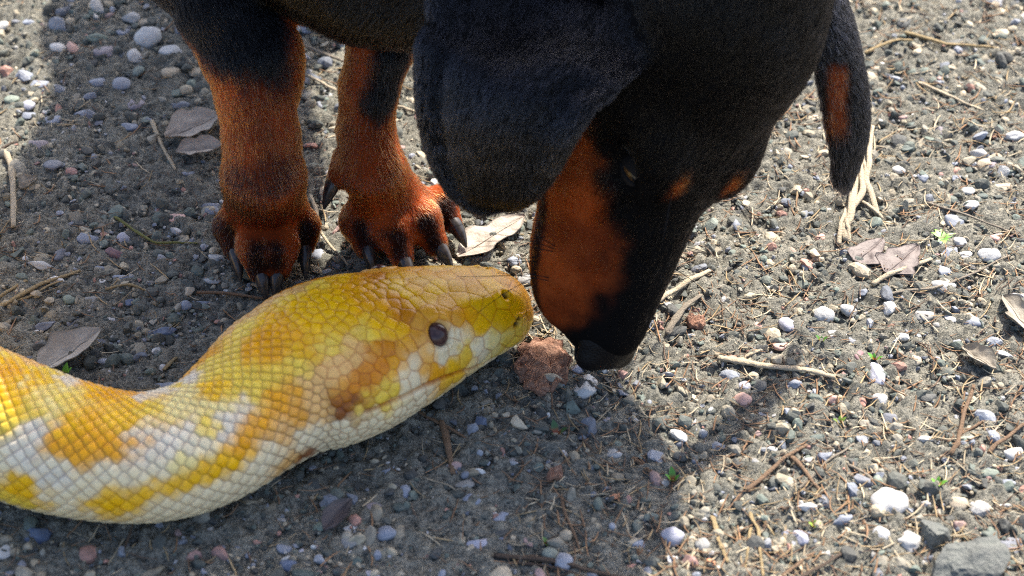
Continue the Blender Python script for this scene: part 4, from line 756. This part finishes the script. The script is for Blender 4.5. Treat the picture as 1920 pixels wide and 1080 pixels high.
leaf((72, 700), (192, 636), 60, 'silver', 'silver-grey curled dry leaf behind the snake\'s back', .005, 1); leaf((310, 262), (412, 232), 62, 'brown', 'brown-grey crumpled leaf beside the dog\'s right foreleg', .004, 2, .3); leaf((330, 290), (420, 285), 40, 'brown', 'brown-grey leaf fragment under the crumpled leaf', .003, 3, .3); leaf((858, 486), (985, 415), 54, 'brown', 'large flat dry leaf between the dog\'s paw and ear', .002, 4, .25)
leaf((1880, 560), (1940, 650), 44, 'tan', 'pale torn leaf lying on the sunlit gravel', .005, 5, .35); leaf((1805, 655), (1865, 712), 32, 'tan', 'tan folded leaf next to the pale torn leaf', .004, 6, .3); leaf((608, 1000), (660, 948), 34, 'purple', 'dark purple pointed leaf on the shaded soil', .003, 7, .03); leaf((1660, 520), (1720, 468), 60, 'dusk', 'dark brown flat leaf at the foot of the straw clump', .001, 8, .3); leaf((1600, 500), (1655, 455), 50, 'dusk', 'rumpled brown leaf partly under the straw clump', .001, 9, .3); leaf((38, 362), (72, 345), 24, 'tan', 'small cream leaf scrap beside the bleached stem', .003, 10, .3)
# sprouts
m = M('sprout_leaf', .45, .4); at_ = m.attr(); m.base(at_.outputs[0]); MAT_SPR = m.m
def sprout(px, py, size, n, label, c1=(.08, .24, .03), c2=(.30, .05, .02), up=.8, seed=0):
    s = mpp(px, py) * size; r_ = np.random.default_rng(seed + 50); p = at(px, py + size * .4); p[2] = gz(p[0], p[1]); e = empty('sprout', tuple(p)); tag(e, label, 'plant'); LAND.append((p[:2], label))
    for k in range(n):
        az = 2 * np.pi * k / n + r_.uniform(-.4, .4); d = np.array([math.cos(az), math.sin(az), 0]); sd = np.array([-d[1], d[0], 0]); u = np.linspace(0, 1, 8); L_ = s * r_.uniform(.6, 1.1); V = []
        for t in u:
            c = d * L_ * (t * (1 - up * .6)) + np.array([0, 0, L_ * (up * t - .25 * t * t)]); w = .17 * L_ * math.sin(math.pi * min(max(t, .05), .97) ** .8)
            for q in (-1, 0, 1): V.append(c + sd * w * q + np.array([0, 0, .12 * w * abs(q)]))
        V = np.array(V); i = np.arange(24).reshape(8, 3); Fq = np.stack([i[:-1, :-1], i[1:, :-1], i[1:, 1:], i[:-1, 1:]], -1).reshape(-1, 4); f = np.repeat(u, 3)[:, None]
        mesh_np('leaf', V, Fq, MAT_SPR, e, np.array(c2) * (1 - sstep(.1, .5, f)) + np.array(c1) * r_.uniform(.7, 1.3) * sstep(.1, .5, f))
sprout(1770, 430, 34, 9, 'bright green leafy rosette next to the blue pebbles', (.16, .42, .03), (.10, .25, .02), .35, 1); sprout(120, 690, 46, 4, 'red-stemmed green sprout against the silver leaf', up=.95, seed=2); sprout(1640, 662, 30, 5, 'green sprout beside the tall lilac pebble', seed=3); sprout(1757, 898, 40, 5, 'fresh green sprout behind the largest white pebble', (.14, .36, .04), seed=4); sprout(1574, 782, 24, 4, 'yellow-green sprout beside a dark stone', (.20, .32, .05), seed=5); sprout(1262, 880, 44, 4, 'red-green sprout beside the kinked twig', up=.9, seed=6); sprout(1528, 975, 26, 4, 'yellow-green sprout between white and blue pebbles', (.24, .36, .05), seed=7); sprout(1043, 795, 40, 3, 'dark green sprout in the head\'s shadow', (.05, .12, .04), seed=8); sprout(1540, 632, 22, 4, 'tiny sprout beside the round white pebble', seed=9); sprout(1028, 1008, 26, 3, 'small dark sprout beside the long dark twig', (.07, .16, .03), seed=10)
# uncountable plant fibres and crumbs
def fibres(n, seed):
    r_ = np.random.default_rng(seed); Vs, Fs, Cs_ = [], [], []; k = 0; cols = np.array([(.20, .12, .07), (.33, .24, .13), (.12, .08, .055), (.45, .37, .25), (.26, .15, .08)])
    for j in range(n):
        px = r_.uniform(-40, 1960) if r_.random() < .35 else r_.uniform(950, 1960); py = r_.uniform(-30, 1100); p = at(px, py); L_ = r_.uniform(.002, .015) ** 1.0; az = r_.uniform(0, np.pi); d = np.array([math.cos(az), math.sin(az)]); b_ = r_.normal(0, .25); t = np.linspace(-.5, .5, 5)
        xy = p[:2] + np.outer(t * L_, d) + np.outer((t * t) * L_ * b_, [-d[1], d[0]]); z = gh(xy[:, 0], xy[:, 1]) + .0012 + .0016 * r_.random() * np.abs(t) * 2; Q = np.column_stack([xy, z]); V, Fq, _ = tube_np(Q, r_.uniform(.00018, .00055) * (1 - np.abs(t)), 4, .6); V = V[:-2]
        Vs.append(V); Fs.append(Fq + k); k += len(V); Cs_.append(np.tile(cols[r_.integers(5)] * r_.uniform(.7, 1.3), (len(V), 1)))
    return np.vstack(Vs), np.vstack(Fs), np.vstack(Cs_)
V, Fq, Cq = fibres(4300, 8); m = M('fibre', .8, .3); m.base(m.attr().outputs[0]); tag(mesh_np('plant_debris', V, Fq, m.m, None, Cq), 'scattered brown plant fibres and bark crumbs on the soil', 'plant debris', kind='stuff')

# a description for every pebble: size, colour, its neighbour and the nearest thing one can find
import re
def short(t):                                # the head of a label: what the landmark is, without what it lies beside
    t = re.split(r' (?:beside|behind|near|next|between|under|by|with|on|in|against|lying|ending|crossing|crossed|passing|touching|poking|reaching|across|at|partly|half|wedged|above|far|just|right|bent|resting|speckled)\b|,', t)[0]; return t
from collections import Counter
LAND += [(at(510, 520)[:2], 'dog right front paw'), (at(780, 480)[:2], 'dog left front paw'), (at(990, 640)[:2], 'snake snout'), (at(250, 985)[:2], 'snake flank'), (at(250, 730)[:2], 'snake back'), (at(1605, 440)[:2], 'clump of bleached stalks')]
LS = [(p, short(t)) for p, t in LAND]; cnt = Counter(t for _, t in LS); LS = [(p, t) for p, t in LS if cnt[t] == 1]
cand_ = []
for o, p, key, r_ in PEB:
    d = sorted(((np.hypot(*(p - q_)), t) for q_, t in LS))[:4]; nb_ = sorted(((np.hypot(*(p - q_)), k2) for o2, q_, k2, _ in PEB if o2 is not o))[0]
    size = 'tiny' if r_ < .0024 else 'small' if r_ < .0038 else 'medium' if r_ < .0052 else 'broad'; col_ = KL[key][1].replace('smooth ', '').replace('rounded ', '').replace('flattened ', '').replace('rough ', '')
    cand_.append((o, [f'{size} {col_} near the {d[0][1]}', f'{size} {col_} closer to the {d[0][1]} than to the {d[1][1]}', f'{size} {col_} next to a {KL[nb_[1]][0]} one, near the {d[0][1]}', f'{size} {col_} between the {d[0][1]} and the {d[1][1]}', f'{size} {col_} between the {d[0][1]} and the {d[2][1]}', f'{size} {col_} between the {d[1][1]} and the {d[2][1]}']))
done = {}; left = list(range(len(cand_)))
for lv in range(6):
    c_ = Counter(cand_[i][1][lv] for i in left); nxt = []
    for i in left:
        t = cand_[i][1][lv]
        if c_[t] == 1 and t not in done and len(t.split()) <= 16: done[t] = i; tag(cand_[i][0], t, 'pebble', 'pebbles strewn over the soil')
        else: nxt.append(i)
    left = nxt
for i in left: tag(cand_[i][0], cand_[i][1][1] if len(cand_[i][1][1].split()) <= 16 else cand_[i][1][0], 'pebble', 'pebbles strewn over the soil')
